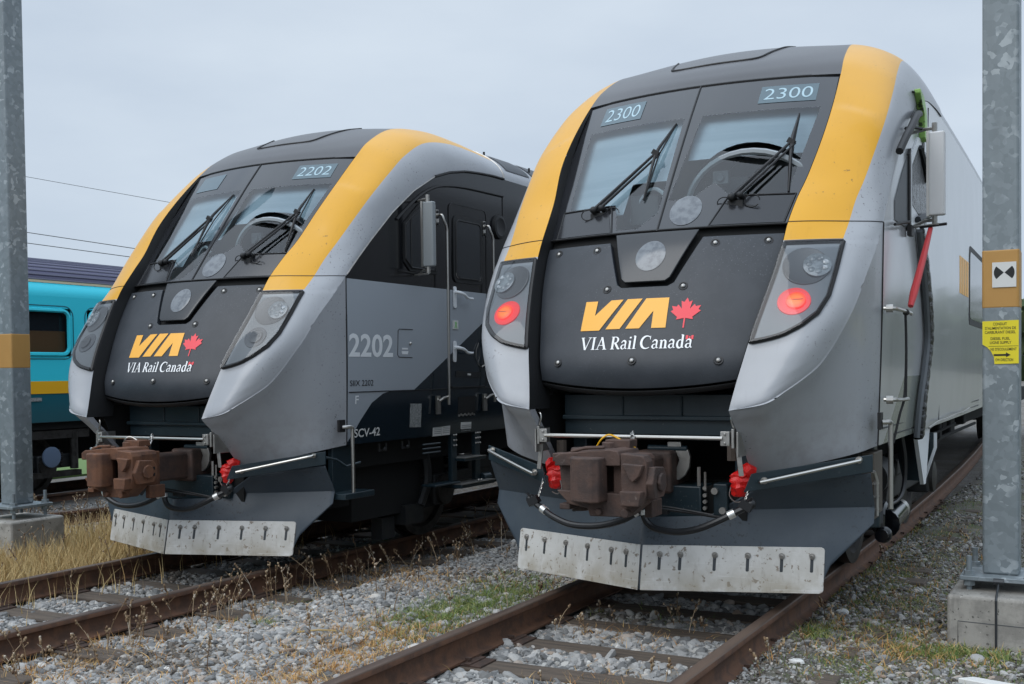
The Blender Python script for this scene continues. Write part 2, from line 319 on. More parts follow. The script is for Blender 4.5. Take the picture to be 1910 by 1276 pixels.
# ------------------------------------------------------------------ mesh helpers
class MB:
    def __init__(s): s.v, s.f, s.uv, s.m = [], [], [], []
    def add(s, vs, fs, uvs=None, mi=0):
        o = len(s.v); s.v += [tuple(p) for p in vs]; s.uv += list(uvs) if uvs else [(0., 0.)]*len(vs)
        s.f += [tuple(i+o for i in f) for f in fs]; s.m += [mi]*len(fs); return s
    def box(s, c, d, rz=0., rx=0., ry=0., taper=1.):
        M_ = Matrix.Rotation(rz, 3, 'Z') @ Matrix.Rotation(ry, 3, 'Y') @ Matrix.Rotation(rx, 3, 'X')
        vs = []
        for k in (-.5, .5):
            t = taper if k > 0 else 1.
            for a, b_ in ((-.5, -.5), (.5, -.5), (.5, .5), (-.5, .5)):
                vs.append(Vector(c)+M_ @ Vector((a*d[0]*t, b_*d[1]*t, k*d[2])))
        return s.add(vs, [(3, 2, 1, 0), (4, 5, 6, 7), (0, 1, 5, 4), (1, 2, 6, 5), (2, 3, 7, 6), (3, 0, 4, 7)])
    def prism(s, pts, fn, h0, h1, mi=0):
        """outline pts (2d) -> fn(a, b, h) 3d, capped between h0 and h1"""
        n = len(pts)
        vs = [fn(a, b, h0) for a, b in pts]+[fn(a, b, h1) for a, b in pts]
        fs = [tuple(range(n))[::-1], tuple(range(n, 2*n))]+[(i, (i+1) % n, n+(i+1) % n, n+i) for i in range(n)]
        return s.add(vs, fs, mi=mi)
    def cyl(s, p0, p1, r0, r1=None, n=16, caps=True):
        r1 = r0 if r1 is None else r1
        p0, p1 = Vector(p0), Vector(p1); d = (p1-p0).normalized()
        a = d.orthogonal().normalized(); b_ = d.cross(a)
        vs = []
        for p, r in ((p0, r0), (p1, r1)):
            for i in range(n):
                t = 2*math.pi*i/n; vs.append(p+(a*math.cos(t)+b_*math.sin(t))*r)
        fs = [(i, (i+1) % n, n+(i+1) % n, n+i) for i in range(n)]
        if caps: fs += [tuple(range(n))[::-1], tuple(range(n, 2*n))]
        return s.add(vs, fs)
    def tube(s, pts, r, n=8, sub=0, caps=True):
        P = [Vector(p) for p in pts]
        if sub: P = smooth_path(P, sub)
        rr = r if hasattr(r, '__len__') else [r]*len(P)
        if len(rr) != len(P): rr = [np.interp(i/(len(P)-1), np.linspace(0, 1, len(rr)), rr) for i in range(len(P))]
        d0 = (P[1]-P[0]).normalized(); a = d0.orthogonal().normalized(); vs = []
        for i, p in enumerate(P):
            d = (P[min(i+1, len(P)-1)]-P[max(i-1, 0)]).normalized()
            a = (a-d*a.dot(d)).normalized(); b_ = d.cross(a)
            for k in range(n):
                t = 2*math.pi*k/n; vs.append(p+(a*math.cos(t)+b_*math.sin(t))*float(rr[i]))
        fs = [(i*n+k, i*n+(k+1) % n, (i+1)*n+(k+1) % n, (i+1)*n+k) for i in range(len(P)-1) for k in range(n)]
        if caps: fs += [tuple(range(n))[::-1], tuple(range((len(P)-1)*n, len(P)*n))]
        return s.add(vs, fs)
    def grid(s, fn, nu, nv, uvfn=None, flip=False, mi=0):
        vs, uvs = [], []
        for j in range(nv+1):
            for i in range(nu+1):
                p = fn(i/nu, j/nv); vs.append(p); uvs.append(uvfn(p) if uvfn else (i/nu, j/nv))
        fs = []
        for j in range(nv):
            for i in range(nu):
                f = (j*(nu+1)+i, j*(nu+1)+i+1, (j+1)*(nu+1)+i+1, (j+1)*(nu+1)+i)
                fs.append(f[::-1] if flip else f)
        return s.add(vs, fs, uvs, mi)
    def lathe(s, c, ax, prof, n=20, uvr=None):
        """prof: list of (dist along ax, radius)"""
        c, ax = Vector(c), Vector(ax).normalized(); a = ax.orthogonal().normalized(); b_ = ax.cross(a)
        vs, uvs = [], []
        for h, r in prof:
            for i in range(n):
                t = 2*math.pi*i/n; vs.append(c+ax*h+(a*math.cos(t)+b_*math.sin(t))*r); uvs.append((math.cos(t)*r/(uvr or 1), math.sin(t)*r/(uvr or 1)))
        fs = [(j*n+i, j*n+(i+1) % n, (j+1)*n+(i+1) % n, (j+1)*n+i) for j in range(len(prof)-1) for i in range(n)]
        fs.append(tuple(range((len(prof)-1)*n, len(prof)*n)))
        return s.add(vs, fs, uvs)
    def ball(s, c, r, n=10, sc_=(1, 1, 1)):
        prof = [(-math.cos(math.pi*k/n), math.sin(math.pi*k/n)) for k in range(n+1)]
        vs = []; m_ = 2*n
        for h, q_ in prof:
            for i in range(m_):
                t = 2*math.pi*i/m_; vs.append((c[0]+r*sc_[0]*q_*math.cos(t), c[1]+r*sc_[1]*q_*math.sin(t), c[2]+r*sc_[2]*h))
        return s.add(vs, [(j*m_+i, j*m_+(i+1) % m_, (j+1)*m_+(i+1) % m_, (j+1)*m_+i) for j in range(n) for i in range(m_)])
    def mesh(s, name, mats, angle=35., merge=0., soften=None):
        me = bpy.data.meshes.new(name); me.from_pydata(s.v, [], s.f)
        for m_ in mats: me.materials.append(MATS[m_])
        me.polygons.foreach_set('material_index', s.m)
        ul = me.uv_layers.new(name='UVMap')
        li = np.empty(len(me.loops), dtype=np.int32); me.loops.foreach_get('vertex_index', li)
        ul.data.foreach_set('uv', np.array(s.uv, dtype=np.float32)[li].ravel())
        if merge:
            bm = bmesh.new(); bm.from_mesh(me); bmesh.ops.remove_doubles(bm, verts=bm.verts, dist=merge)
            if name == 'nose_shell':       # roll the crease under the cheek over a soft radius
                cl_ = np.array([ST[i, 6:9] for i in range(0, 9)]); dn = np.concatenate([cl_[i]+(cl_[i+1]-cl_[i])*np.linspace(0, 1, 12)[:, None] for i in range(8)])
                bm.verts.ensure_lookup_table(); sgn = 1 if bm.verts[0].co.x > 0 else -1
                V_ = np.array([v.co[:] for v in bm.verts]); ar = np.array([sum(f.calc_area() for f in v.link_faces) for v in bm.verts])
                near = np.where(V_[:, 2] < 2.25)[0]; P_ = V_[near]*[sgn, 1, 1]; w0 = ar[near]
                dd = np.sqrt(((P_[:, None]-dn[None])**2).sum(2)); kk = dd.argmin(1); dm = dd.min(1); rad = .085*(1-.7*kk/len(dn))
                ae = np.array([abs(p[0]-float(np.interp(p[2], ST[:12, 2], ST[:12, 0]))) for p in P_])
                for j in np.where(dm < rad*1.25)[0]:
                    sg = rad[j]*.42; g_ = np.exp(-((P_-P_[j])**2).sum(1)/(2*sg*sg))*w0; q_ = (P_*g_[:, None]).sum(0)/g_.sum()
                    w_ = float(np.clip((rad[j]*1.25-dm[j])/(rad[j]*.5), 0, 1))*float(np.clip(ae[j]/.04, .0, 1))
                    if bm.verts[int(near[j])].is_boundary: continue
                    p_ = P_[j]*(1-w_)+q_*w_; bm.verts[int(near[j])].co = (p_[0]*sgn, p_[1], p_[2])
            bm.to_mesh(me); bm.free()
        me.polygons.foreach_set('use_smooth', [True]*len(me.polygons))
        me.update()
        if angle < 180: me.set_sharp_from_angle(angle=R(angle))
        return me

def smooth_path(P, sub):
    out = []
    for i in range(len(P)-1):
        p0, p1, p2, p3 = P[max(i-1, 0)], P[i], P[i+1], P[min(i+2, len(P)-1)]
        for k in range(sub):
            t = k/sub
            out.append(.5*((2*p1)+(p2-p0)*t+(2*p0-5*p1+4*p2-p3)*t*t+(3*p1-p0-3*p2+p3)*t**3))
    out.append(P[-1]); return out

def tag(o, label=None, cat=None, group=None, kind=None):
    for k, v in (('label', label), ('category', cat), ('group', group), ('kind', kind)):
        if v: o[k] = v
    return o
def thing(name, label, cat, loc=(0, 0, 0), rz=0., group=None):
    o = bpy.data.objects.new(name, None); C.objects.link(o); o.location = loc; o.rotation_euler = (0, 0, rz)
    o.empty_display_size = .2
    return tag(o, label, cat, group)
def islands_by_side(mb):
    par = list(range(len(mb.v)))
    def fd(i):
        while par[i] != i: par[i] = par[par[i]]; i = par[i]
        return i
    for f in mb.f:
        for k in f[1:]: par[fd(k)] = fd(f[0])
    cx = {}
    for i, p in enumerate(mb.v): cx.setdefault(fd(i), []).append(p[0])
    side = {k: sum(v)/len(v) > 0 for k, v in cx.items()}
    out = []
    for sd in (True, False):
        m_ = MB(); mp_ = {}
        for i in range(len(mb.v)):
            if side[fd(i)] == sd: mp_[i] = len(m_.v); m_.v.append(mb.v[i]); m_.uv.append(mb.uv[i])
        for f, k in zip(mb.f, mb.m):
            if f[0] in mp_: m_.f.append(tuple(mp_[i] for i in f)); m_.m.append(k)
        if m_.f: out.append(m_)
    return out
SIDES = {'nose_shell', 'panel_gap', 'cheek_return', 'drip_rail', 'window_trim', 'coil_springs', 'axlebox_cover', 'added_pale_blind', 'cab_ladder_', 'gear_bolts_'}
def islands_all(mb):
    par = list(range(len(mb.v)))
    def fd(i):
        while par[i] != i: par[i] = par[par[i]]; i = par[i]
        return i
    for f in mb.f:
        for k in f[1:]: par[fd(k)] = fd(f[0])
    out = {}
    for f, k in zip(mb.f, mb.m):
        r_ = fd(f[0]); m_, mp_ = out.setdefault(r_, (MB(), {}))
        for i in f:
            if i not in mp_: mp_[i] = len(m_.v); m_.v.append(mb.v[i]); m_.uv.append(mb.uv[i])
        m_.f.append(tuple(mp_[i] for i in f)); m_.m.append(k)
    return [o[0] for o in out.values()]
EACH = {'underfloor_box', 'brake_rigging', 'gear_bolt', 'drip_rail', 'rail_bolt', 'ladder_bolt', 'underframe', 'roof_aerial', 'roof_grille', 'side_panel_gap', 'loose_cable', 'mirror_hinge', 'cable_bundle', 'rail_spike', 'mirror_bracket'}
def decal(polys, fn, step=.03):
    """flat outlines cut on a grid and laid on a curved surface by fn(a, b)"""
    bm = bmesh.new()
    for P in polys:
        f = bm.faces.new([bm.verts.new((a, b_, 0)) for a, b_ in P])
    for ax in (0, 1):
        vals = [v.co[ax] for v in bm.verts]; t = min(vals)+step
        while t < max(vals):
            no = (1, 0, 0) if ax == 0 else (0, 1, 0); co = (t, 0, 0) if ax == 0 else (0, t, 0)
            bmesh.ops.bisect_plane(bm, geom=list(bm.verts)+list(bm.edges)+list(bm.faces), plane_co=co, plane_no=no); t += step
    bmesh.ops.triangulate(bm, faces=list(bm.faces))
    bm.verts.index_update(); mb = MB(); mb.add([fn(v.co.x, v.co.y) for v in bm.verts], [tuple(v.index for v in f.verts) for f in bm.faces]); bm.free(); return mb
def obj(name, mb, mat, parent=None, angle=35., bevel=0., seg=2, merge=0., solid=0., label=None):
    mats = [mat] if isinstance(mat, str) else mat
    if (name in SIDES or name in EACH) and isinstance(mb, MB):
        pcs = islands_by_side(mb) if name in SIDES else islands_all(mb)
        if len(pcs) > 1:
            r_ = None
            for p_ in pcs:
                q_ = p_; nm_ = name
                S_ = name in SIDES; (SIDES if S_ else EACH).discard(name); o_ = obj(nm_, q_, mat, parent, angle, bevel, seg, merge, solid, label); (SIDES if S_ else EACH).add(name); r_ = r_ or o_
            return r_
    me = mb if isinstance(mb, bpy.types.Mesh) else mb.mesh(name, mats, angle, merge)
    o = bpy.data.objects.new(name, me); C.objects.link(o)
    if parent: o.parent = parent
    if solid:
        md = o.modifiers.new('solid', 'SOLIDIFY'); md.thickness = solid; md.offset = -1
    if bevel:
        md = o.modifiers.new('bevel', 'BEVEL'); md.width = bevel; md.segments = seg; md.limit_method = 'ANGLE'; md.angle_limit = R(40)
    if bevel or solid:
        md = o.modifiers.new('normals', 'WEIGHTED_NORMAL'); md.keep_sharp = True; md.weight = 60
    if label: o['label'] = label
    return o
def copy_tree(o, parent=None):
    c = o.copy(); C.objects.link(c); c.parent = parent
    for ch in list(o.children): copy_tree(ch, c)
    return c

def text_mb(s, rect, fn, bold=0., skew=0.):
    """text laid flat into rect (a0, b0, a1, b1), mapped by fn(a, b) -> 3d"""
    cu = bpy.data.curves.new('txt', 'FONT'); cu.body = s; cu.size = 1; cu.offset = bold; cu.resolution_u = 4; cu.shear = skew
    o = bpy.data.objects.new('txt', cu)
    me = bpy.data.meshes.new_from_object(o)
    co = np.empty(len(me.vertices)*3); me.vertices.foreach_get('co', co); co = co.reshape(-1, 3)
    mn, mxx = co.min(0), co.max(0)
    a0, b0, a1, b1 = rect
    mb = MB()
    vs = [fn(a0+(x-mn[0])/(mxx[0]-mn[0])*(a1-a0), b0+(y-mn[1])/(mxx[1]-mn[1])*(b1-b0)) for x, y, _ in co]
    mb.add(vs, [tuple(p.vertices) for p in me.polygons])
    bpy.data.objects.remove(o); bpy.data.curves.remove(cu); bpy.data.meshes.remove(me)
    return mb

def crom(tab, t, n):
    """catmull-rom through rows of tab (k, dim) at t in [0, k-1]"""
    tab = np.asarray(tab, float); k = len(tab); t = min(max(t, 0), k-1-1e-9); i = int(t); f = t-i
    p1, p2 = tab[i], tab[i+1]
    p0 = tab[i-1] if i > 0 else 2*p1-p2
    p3 = tab[i+2] if i+2 < k else 2*p2-p1
    return .5*(2*p1+(p2-p0)*f+(2*p0-5*p1+4*p2-p3)*f*f+(3*p1-p0-3*p2+p3)*f**3)

# ------------------------------------------------------------------ nose surface data (metres, rail top z = 0, nose towards -y)
_yz = np.array([(1.36, .640), (1.40, .618), (1.46, .604), (1.56, .609), (1.70, .672), (1.85, .738), (2.02, .822), (2.15, .894), (2.30, .986), (2.42, 1.075), (2.70, 1.288), (3.0, 1.522), (3.30, 1.762), (3.536, 1.965), (3.70, 2.12)])
_zd = np.arange(1.20, 3.95, .005); _yd = np.interp(_zd, _yz[:, 0], _yz[:, 1])
_yd += np.where(_zd > 3.70, (_zd-3.70)*.95, 0); _k = np.exp(-.5*(np.arange(-24, 25)/8.)**2); _k /= _k.sum()
_yd[24:-24] = np.convolve(_yd, _k, 'same')[24:-24]
def YS(x, z, off=0.): return float(np.interp(z, _zd, _yd))+.21*x*x+off
# stations: cheek edge A, stripe edge B, crease / door arch D
ST = np.array([
 # A                    B                     D
 (.650, .490, 1.263,  .650, .490, 1.263,  .650, .490, 1.263),
 (.656, .505, 1.303,  .800, .489, 1.303,  .860, .505, 1.303),
 (.668, .530, 1.370,  .875, .518, 1.370,  .955, .575, 1.370),
 (.681, .555, 1.440,  .915, .551, 1.440,  1.038, .655, 1.440),
 (.697, .583, 1.516,  .965, .585, 1.516,  1.109, .742, 1.516),
 (.719, .623, 1.623,  1.020, .632, 1.623,  1.168, .825, 1.623),
 (.744, .682, 1.751,  1.075, .708, 1.751,  1.222, .908, 1.751),
 (.771, .757, 1.883,  1.112, .806, 1.883,  1.266, 1.000, 1.883),
 (.804, .863, 2.055,  1.143, .943, 2.055,  1.303, 1.115, 2.055),
 (.829, .962, 2.218,  1.164, 1.066, 2.218,  1.332, 1.262, 2.218),
 (.838, 1.003, 2.282, 1.168, 1.122, 2.282,  1.338, 1.322, 2.282),
 (.846, 1.085, 2.400, 1.181, 1.232, 2.395,  1.345, 1.436, 2.400),
 (.866, 1.235, 2.567, 1.197, 1.350, 2.540,  1.345, 1.610, 2.568),
 (.895, 1.385, 2.723, 1.226, 1.478, 2.685,  1.345, 1.805, 2.742),
 (.938, 1.590, 2.986, 1.256, 1.680, 2.905,  1.345, 2.110, 3.000),
 (.953, 1.840, 3.253, 1.280, 1.910, 3.140,  1.345, 2.440, 3.228),
 (.945, 2.130, 3.530, 1.280, 2.205, 3.390,  1.345, 2.790, 3.408),
 (.925, 2.350, 3.705, 1.265, 2.440, 3.560,  1.345, 3.050, 3.486),
 (.900, 2.720, 3.885, 1.242, 2.780, 3.728,  1.345, 3.350, 3.541),
 (.880, 3.200, 3.965, 1.226, 3.200, 3.800,  1.345, 3.600, 3.562),
 (.870, 3.650, 3.965, 1.216, 3.650, 3.805,  1.345, 3.860, 3.576),
 (.865, 4.100, 3.935, 1.210, 4.100, 3.782,  1.345, 4.100, 3.578)])
K_HL, K_SEAM, K_WTOP = 10, 11, 16
def station(t): return crom(ST, t, 9).reshape(3, 3)
def cross(t, u):
    """point on the shell at station t; u 0 (cheek edge) - .5 (stripe edge) - 1 (crease / arch)"""
    A_, B_, D_ = station(t)
    w = min(max((t-K_HL)/2., 0), 1)
    L = np.linalg.norm
    tA = np.array([L(B_-A_), .15*L(B_-A_)*(1-w)+.12*w*L(B_-A_), 0.])
    if t > 15: tA = B_-A_ + np.array([0, 0, .30*L(B_-A_)*min((t-15)/3, 1)])
    tB = (D_-A_)*.5
    lo = D_-B_; side = np.array([0., .9*lo[1]+.15*L(lo), 1.15*lo[2]])
    tD = (1-w)*(lo*1.25+np.array([-.3*lo[0], .25*lo[1], 0]))+w*side
    def h(p, a, q_, b_, s): return (2*s**3-3*s*s+1)*p+(s**3-2*s*s+s)*a+(-2*s**3+3*s*s)*q_+(s**3-s*s)*b_
    return h(A_, tA, B_, tB, u*2) if u <= .5 else h(B_, tB, D_, tD, u*2-1)
_tz = [(float(station(t)[0][2]), t) for t in np.linspace(0, K_SEAM, 221)]
def t_of_z(z): return float(np.interp(z, [a for a, _ in _tz], [b for _, b in _tz]))
def AX(z): return station(t_of_z(z) if z < 2.4 else float(np.interp(z, [float(station(t)[0][2]) for t in np.arange(11, 21.5, .25)], np.arange(11, 21.5, .25))))[0]
def cheek_y(x, z):
    t = t_of_z(z); us = np.linspace(0, 1, 41); P = np.array([cross(t, u) for u in us])
    o = np.argsort(P[:, 0]); return float(np.interp(x, P[o, 0], P[o, 1]))
def arch(y): return float(np.interp(y, ST[11:, 7], ST[11:, 8])) if y < 4.1 else 3.578
def sidex(y, z): return 1.345-.045*max(0., (2.4-z)/1.39)**2
def mir(p, s): return (p[0]*s, p[1], p[2])
def bendx(y): return -.0016*max(0., y-1.6)**2
# ------------------------------------------------------------------ the two noses share these parts
def build_nose(root):
    """builds the parts both trains share under root"""
    # body shell: cheeks, stripe, shoulders
    mb = MB()
    ts = np.concatenate([np.linspace(0, K_HL, 81), np.linspace(K_HL, 21, 90)[1:]])
    for s in (1, -1):
        for (u0, u1, n, reg) in ((0, .5, 12, 'in'), (.5, 1, 24, 'out')):
            for a, b_, mi in ((0, 80, 0), (80, len(ts)-1, 1 if reg == 'in' else 0)):
                mb.grid(lambda u, v: mir(cross(float(np.interp(v*(b_-a)+a, np.arange(len(ts)), ts)), u0+(u1-u0)*u), s), n, b_-a, flip=(s < 0), mi=mi)
        # lower fairing: coons patch between crease, seam, bottom edge and the front edge
        cr_ = [ST[i, 6:9] for i in range(0, 12)]
        fr = np.array([(.650, .490, 1.263), (.651, .525, 1.225), (.654, .598, 1.164), (.661, .704, 1.06), (.664, .811, .949), (.663, .880, .866)])
        bt = np.array([(.663, .880, .866), (.835, .955, .893), (1.035, 1.060, .932), (1.215, 1.225, .978), (1.300, 1.470, 1.012)])
        sm_ = np.array([(1.345, 1.436, 2.400), (1.335, 1.445, 2.0), (1.320, 1.458, 1.5), (1.300, 1.470, 1.012)])
        cl = np.cumsum([0]+[np.linalg.norm(cr_[i+1]-cr_[i]) for i in range(11)]); cl /= cl[-1]
        def coons(u, v):
            top = np.array([np.interp(u, cl, [c_[k] for c_ in cr_]) for k in range(3)]) if False else crom(cr_, float(np.interp(u, cl, range(12))), 3)
            bot = crom(bt, u*4, 3); le = crom(fr, v*5, 3); ri = crom(sm_, v*3, 3)
            return mir((1-v)*top+v*bot+(1-u)*le+u*ri-((1-u)*(1-v)*cr_[0]+u*(1-v)*cr_[-1]+(1-u)*v*bt[0]+u*v*bt[-1]), s)
        mb.grid(lambda u, v: coons(u**1.25, v**1.5), 70, 44, flip=(s > 0))
        # return lips along the front edge
        mb.grid(lambda u, v: mir(crom(fr, v*5, 3)+np.array([-.012*u, .06*u, 0]), s), 2, 10, flip=(s < 0))
    shell = obj('nose_shell', mb, ['light_grey_paint', 'yellow_paint'], root, angle=85, merge=.0008)
    # seams in the paint: thin dark gaps
    mb = MB()
    for s in (1, -1):
        mb.tube([mir(cross(K_SEAM+.02, u)+np.array([0, -.0005, 0]), s) for u in np.linspace(0, 1, 24)], .0035, 5)
        mb.tube([mir((1.3455, 1.437, 2.40), s), mir((1.336, 1.446, 2.0), s), mir((1.321, 1.459, 1.5), s), mir((1.301, 1.471, 1.012), s)], .006, 5)
    obj('panel_gap', mb, 'rubber', root)
    # cheek inner walls (dark returns beside glass and hood)
    mb = MB()
    for s in (1, -1):
        def wall(u, v):
            A_ = station(v*16.)[0]
            d = .26 if A_[2] < 2.3 else max(.02, .26*(3.53-A_[2])/1.23)
            return mir(A_+np.array([-.004-.01*u, d*u, 0]), s)
        mb.grid(wall, 3, 60, flip=(s > 0))
    obj('cheek_return', mb, 'black_matt', root)
    # roof cap
    mb = MB()
    cz = np.array([(1.968, 3.540), (2.06, 3.628), (2.24, 3.748), (2.68, 3.945), (3.2, 4.035), (3.65, 4.038), (4.1, 4.005)])
    def cap(u, v):
        A_ = station(K_WTOP+v*5)[0]; x = A_[0]*(2*u-1); q_ = (2*u-1)**2
        c_ = crom(cz, v*6, 2); 
        return (x, c_[0]*(1-q_)+A_[1]*q_, c_[1]*(1-q_)+A_[2]*q_)
    mb.grid(cap, 28, 40)
    cp = obj('roof_cap', mb, 'roof_grey_paint', root)
    # hatch line on the cap
    def capx(x, yy):
        best = None
        for v in np.linspace(0, 1, 160):
            A_ = station(K_WTOP+v*5)[0]; p = cap((x/A_[0]+1)/2, v)
            if best is None or abs(p[1]-yy) < best[0]: best = (abs(p[1]-yy), p)
        p = best[1]; return (p[0], p[1]-.001, p[2]+.003)
    mb = MB(); mb.tube([capx(*p) for p in ((-.40, 2.60), (-.36, 2.36), (-.30, 2.28), (0, 2.26), (.25, 2.28), (.33, 2.32), (.37, 2.45), (.42, 2.66), (.44, 2.9))], .008, 6, sub=5)
    obj('hatch_edge', mb, 'rubber', cp)
    # windshield panes
    for s, nm in ((1, 'windshield_right_glass'), (-1, 'windshield_left_glass')):
        mb = MB()
        def pane(u, v):
            z = 2.415+v*(3.530-2.415); xa = AX(max(z, 2.4))[0]-.006; x = .007+u*(xa-.007)
            return (x*s, YS(x, z), z)
        mb.grid(pane, 16, 24, uvfn=lambda p: (p[0], p[2]), flip=(s < 0))
        obj('windshield', mb, nm, root, angle=180)
    # rubber lines: centre seam, top edge, bottom edge, lower panel outlines
    L = lambda x, z, o=-.002: (x, YS(x, z, o), z)
    mb = MB()
    mb.tube([L(0, z) for z in np.linspace(2.40, 3.53, 12)], .0075, 6)
    mb.tube([L(x, 3.531, .0) for x in np.linspace(-.945, .945, 24)], .010, 6)
    mb.tube([L(x, 2.408) for x in np.linspace(-.84, .84, 20)], .0075, 6)
    for pl in (((.333, 2.41), (.41, 2.605), (.44, 2.62), (.83, 2.615)), ((-.333, 2.41), (-.385, 2.58), (-.415, 2.62), (-.80, 2.615)), ((.79, 2.415), (.825, 2.61)), ((-.785, 2.41), (-.80, 2.61))):
        P = []
        for i in range(len(pl)-1): P += [L(pl[i][0]+(pl[i+1][0]-pl[i][0])*t, pl[i][1]+(pl[i+1][1]-pl[i][1])*t, -.003) for t in np.linspace(0, 1, 8)]
        mb.tube(P, .006, 6)
    obj('glazing_seal', mb, 'rubber', root)
    # lower filler panels under the wipers (a shade proud of the glass)
    for s in (1, -1):
        mb = MB()
        def filler(u, v):
            z = 2.42+v*.185; x0 = .345+.075*v; x1 = .785+.03*v; x = x0+(x1-x0)*u
            return (x*s, YS(x, z, -.004), z)
        mb.grid(filler, 10, 6, flip=(s < 0)); obj('wiper_panel', mb, 'frit_panel', root, angle=180)
    # cab interior
    mb = MB()
    mb.grid(lambda u, v: ((u-.5)*2.2, 3.15, 2.2+v*1.6), 2, 2)
    for s in (1, -1): mb.grid(lambda u, v: (lambda z: (s*(1.10-.22*max(0, (z-3.0)/.6)), YS(.9, z, .12)+u*(3.15-YS(.9, z, .12)), z))(2.45+v*1.08), 2, 6)
    mb.grid(lambda u, v: ((u-.5)*1.72, 2.36+v*.8, 3.56), 2, 2)
    obj('cab_lining', mb, 'cab_lining', root)
    mb = MB()
    def blind(x0, x1, z0, z1):
        mb.grid(lambda u, v: (lambda x, z: (x, YS(x, z, .085), z))(x0+(x1-x0)*u, z0+(z1-z0)*v), 8, 6)
    blind(-.90, -.02, 2.79, 3.34); blind(-.90, -.33, 2.56, 2.79); blind(.04, .92, 2.93, 3.34)
    obj('added_pale_blind', mb, 'pale_blind', root)  # pale blind sheets added close behind the glass to brighten the panes
    mb = MB()
    mb.grid(lambda u, v: ((u-.5)*1.75, 1.15+v*1.2+.2*((u-.5)*1.75)**2, 2.44+.12*v), 8, 4)
    # desk cowl on the driver's side
    def cowl(u, v):
        a = math.pi*u; return (.47-.46*math.cos(a), 1.50+v*.55+.1*math.cos(a)**2, 2.60+(.40+.05*v)*math.sin(a))
    mb.grid(cowl, 20, 4)
    mb.box((.25, 1.75, 2.72), (.3, .05, .2)); mb.box((-.22, 1.5, 2.6), (.2, .2, .2))
    obj('driver_desk', mb, 'cab_dark', root)
    mb = MB(); mb.tube([(.47-.44*math.cos(a), 1.47+.1*math.cos(a)**2, 2.60+.335*math.sin(a)) for a in np.linspace(.25, math.pi-.2, 16)], .022, 6)
    mb.tube([(-.34+.3*t, 1.44-.1*t, 2.53+.2*math.sin(t*2.4)) for t in np.linspace(0, 1, 10)], .014, 6)
    obj('desk_rim', mb, 'cab_arch', root)
    mb = MB(); mb.box((.26, 1.60, 2.80), (.11, .04, .09)); mb.cyl((.26, 1.575, 2.80), (.26, 1.565, 2.80), .03)
    obj('desk_instrument', mb, 'cab_mid', root, bevel=.008)
    # round lights behind the lower glass, and the lower centre light pod
    def disc(x, z, r, off, mat, nm, parent):
        mb = MB(); n_ = 32
        ring = lambda rr, o: [(x+rr*math.cos(2*math.pi*k/n_), YS(x+rr*math.cos(2*math.pi*k/n_), z+rr*math.sin(2*math.pi*k/n_), o), z+rr*math.sin(2*math.pi*k/n_)) for k in range(n_)]
        vs = ring(r, off)+ring(r*.82, off-.002)+ring(r*.4, off-.003)+[(x, YS(x, z, off-.0035), z)]
        fs = [(j*n_+(i+1) % n_, j*n_+i, (j+1)*n_+i, (j+1)*n_+(i+1) % n_) for j in range(2) for i in range(n_)]+[(2*n_+(i+1) % n_, 2*n_+i, 3*n_) for i in range(n_)]
        mb.add(vs, fs); return obj(nm, mb, mat, parent)
    disc(.159, 2.537, .105, -.004, 'lamp_glass', 'upper_lamp', root); 
    mb = MB()
    def podf(u, v):
        z = 2.062+v*.335; hw = np.interp(z, [2.062, 2.085, 2.40], [.135, .165, .288]); x = (2*u-1)*hw
        return (x, YS(x, z, -.014), z)
    mb.grid(podf, 14, 14)
    pod = obj('lamp_pod', mb, 'pod_grey', root, solid=.02, bevel=.006)
    lp = disc(.006, 2.232, .100, -.017, 'lamp_glass', 'centre_lamp', pod)
    # hood panel with the pod notch
    mb = MB()
    zb = lambda x: 1.388+.125*x*x
    zn = 2.030
    nl = lambda z: float(np.interp(z, [2.030, 2.05, 2.345], [.155, .190, .318]))
    hx = lambda z: AX(z)[0]-.012-.0*z
    NZ, NL, NM = 34, 12, 12
    def hp(i, j):
        v = j/NZ; z = None
        zz_ = zn if j == 18 else None
        rel = j/18*(zn-1.40)+1.40 if j <= 18 else zn+(j-18)/(NZ-18)*(2.345-zn)
        n_ = nl(max(rel, zn)) if j >= 18 else .155; h_ = hx(max(rel, 1.45))
        if i < NL: x = -h_+(h_-n_)*i/NL
        elif i <= NL+NM: x = -n_+2*n_*(i-NL)/NM
        else: x = n_+(h_-n_)*(i-NL-NM)/NL
        z = rel if j > 18 else zb(x)+(zn-zb(x))*j/18
        return (x, YS(x, z), z)
    W_ = 2*NL+NM
    mb.add([hp(i, j) for j in range(NZ+1) for i in range(W_+1)], [(j*(W_+1)+i, j*(W_+1)+i+1, (j+1)*(W_+1)+i+1, (j+1)*(W_+1)+i) for j in range(NZ) for i in range(W_) if not (j >= 18 and NL <= i < NL+NM)])
    hood = obj('hood_panel', mb, 'hood_grey', root, angle=50, merge=.002, solid=.045, bevel=.006, seg=2)
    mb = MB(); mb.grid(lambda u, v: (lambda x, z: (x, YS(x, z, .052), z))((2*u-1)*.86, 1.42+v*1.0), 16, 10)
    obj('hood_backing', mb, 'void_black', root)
    for (x, z) in ((-.722, 2.298), (-.405, 2.296), (.405, 2.296), (.722, 2.298), (-.256, 2.022), (.256, 2.022), (-.532, 1.557), (0, 1.563), (.532, 1.557)):
        n_ = Vector((-.42*x, 1, -.5)).normalized()*-1
        mb = MB(); c = Vector((x, YS(x, z, -.001), z))
        mb.lathe(c, n_, [(0, .030), (.003, .028), (.0025, .022), (-.002, .018)], 16)
        bo = obj('bolt_cup', mb, 'rubber', hood)
        mb = MB(); mb.lathe(c+n_*.002, n_, [(0, .014), (.006, .013), (.010, .008), (.011, .002)], 12); obj('hood_bolt', mb, 'stainless_dull', hood)
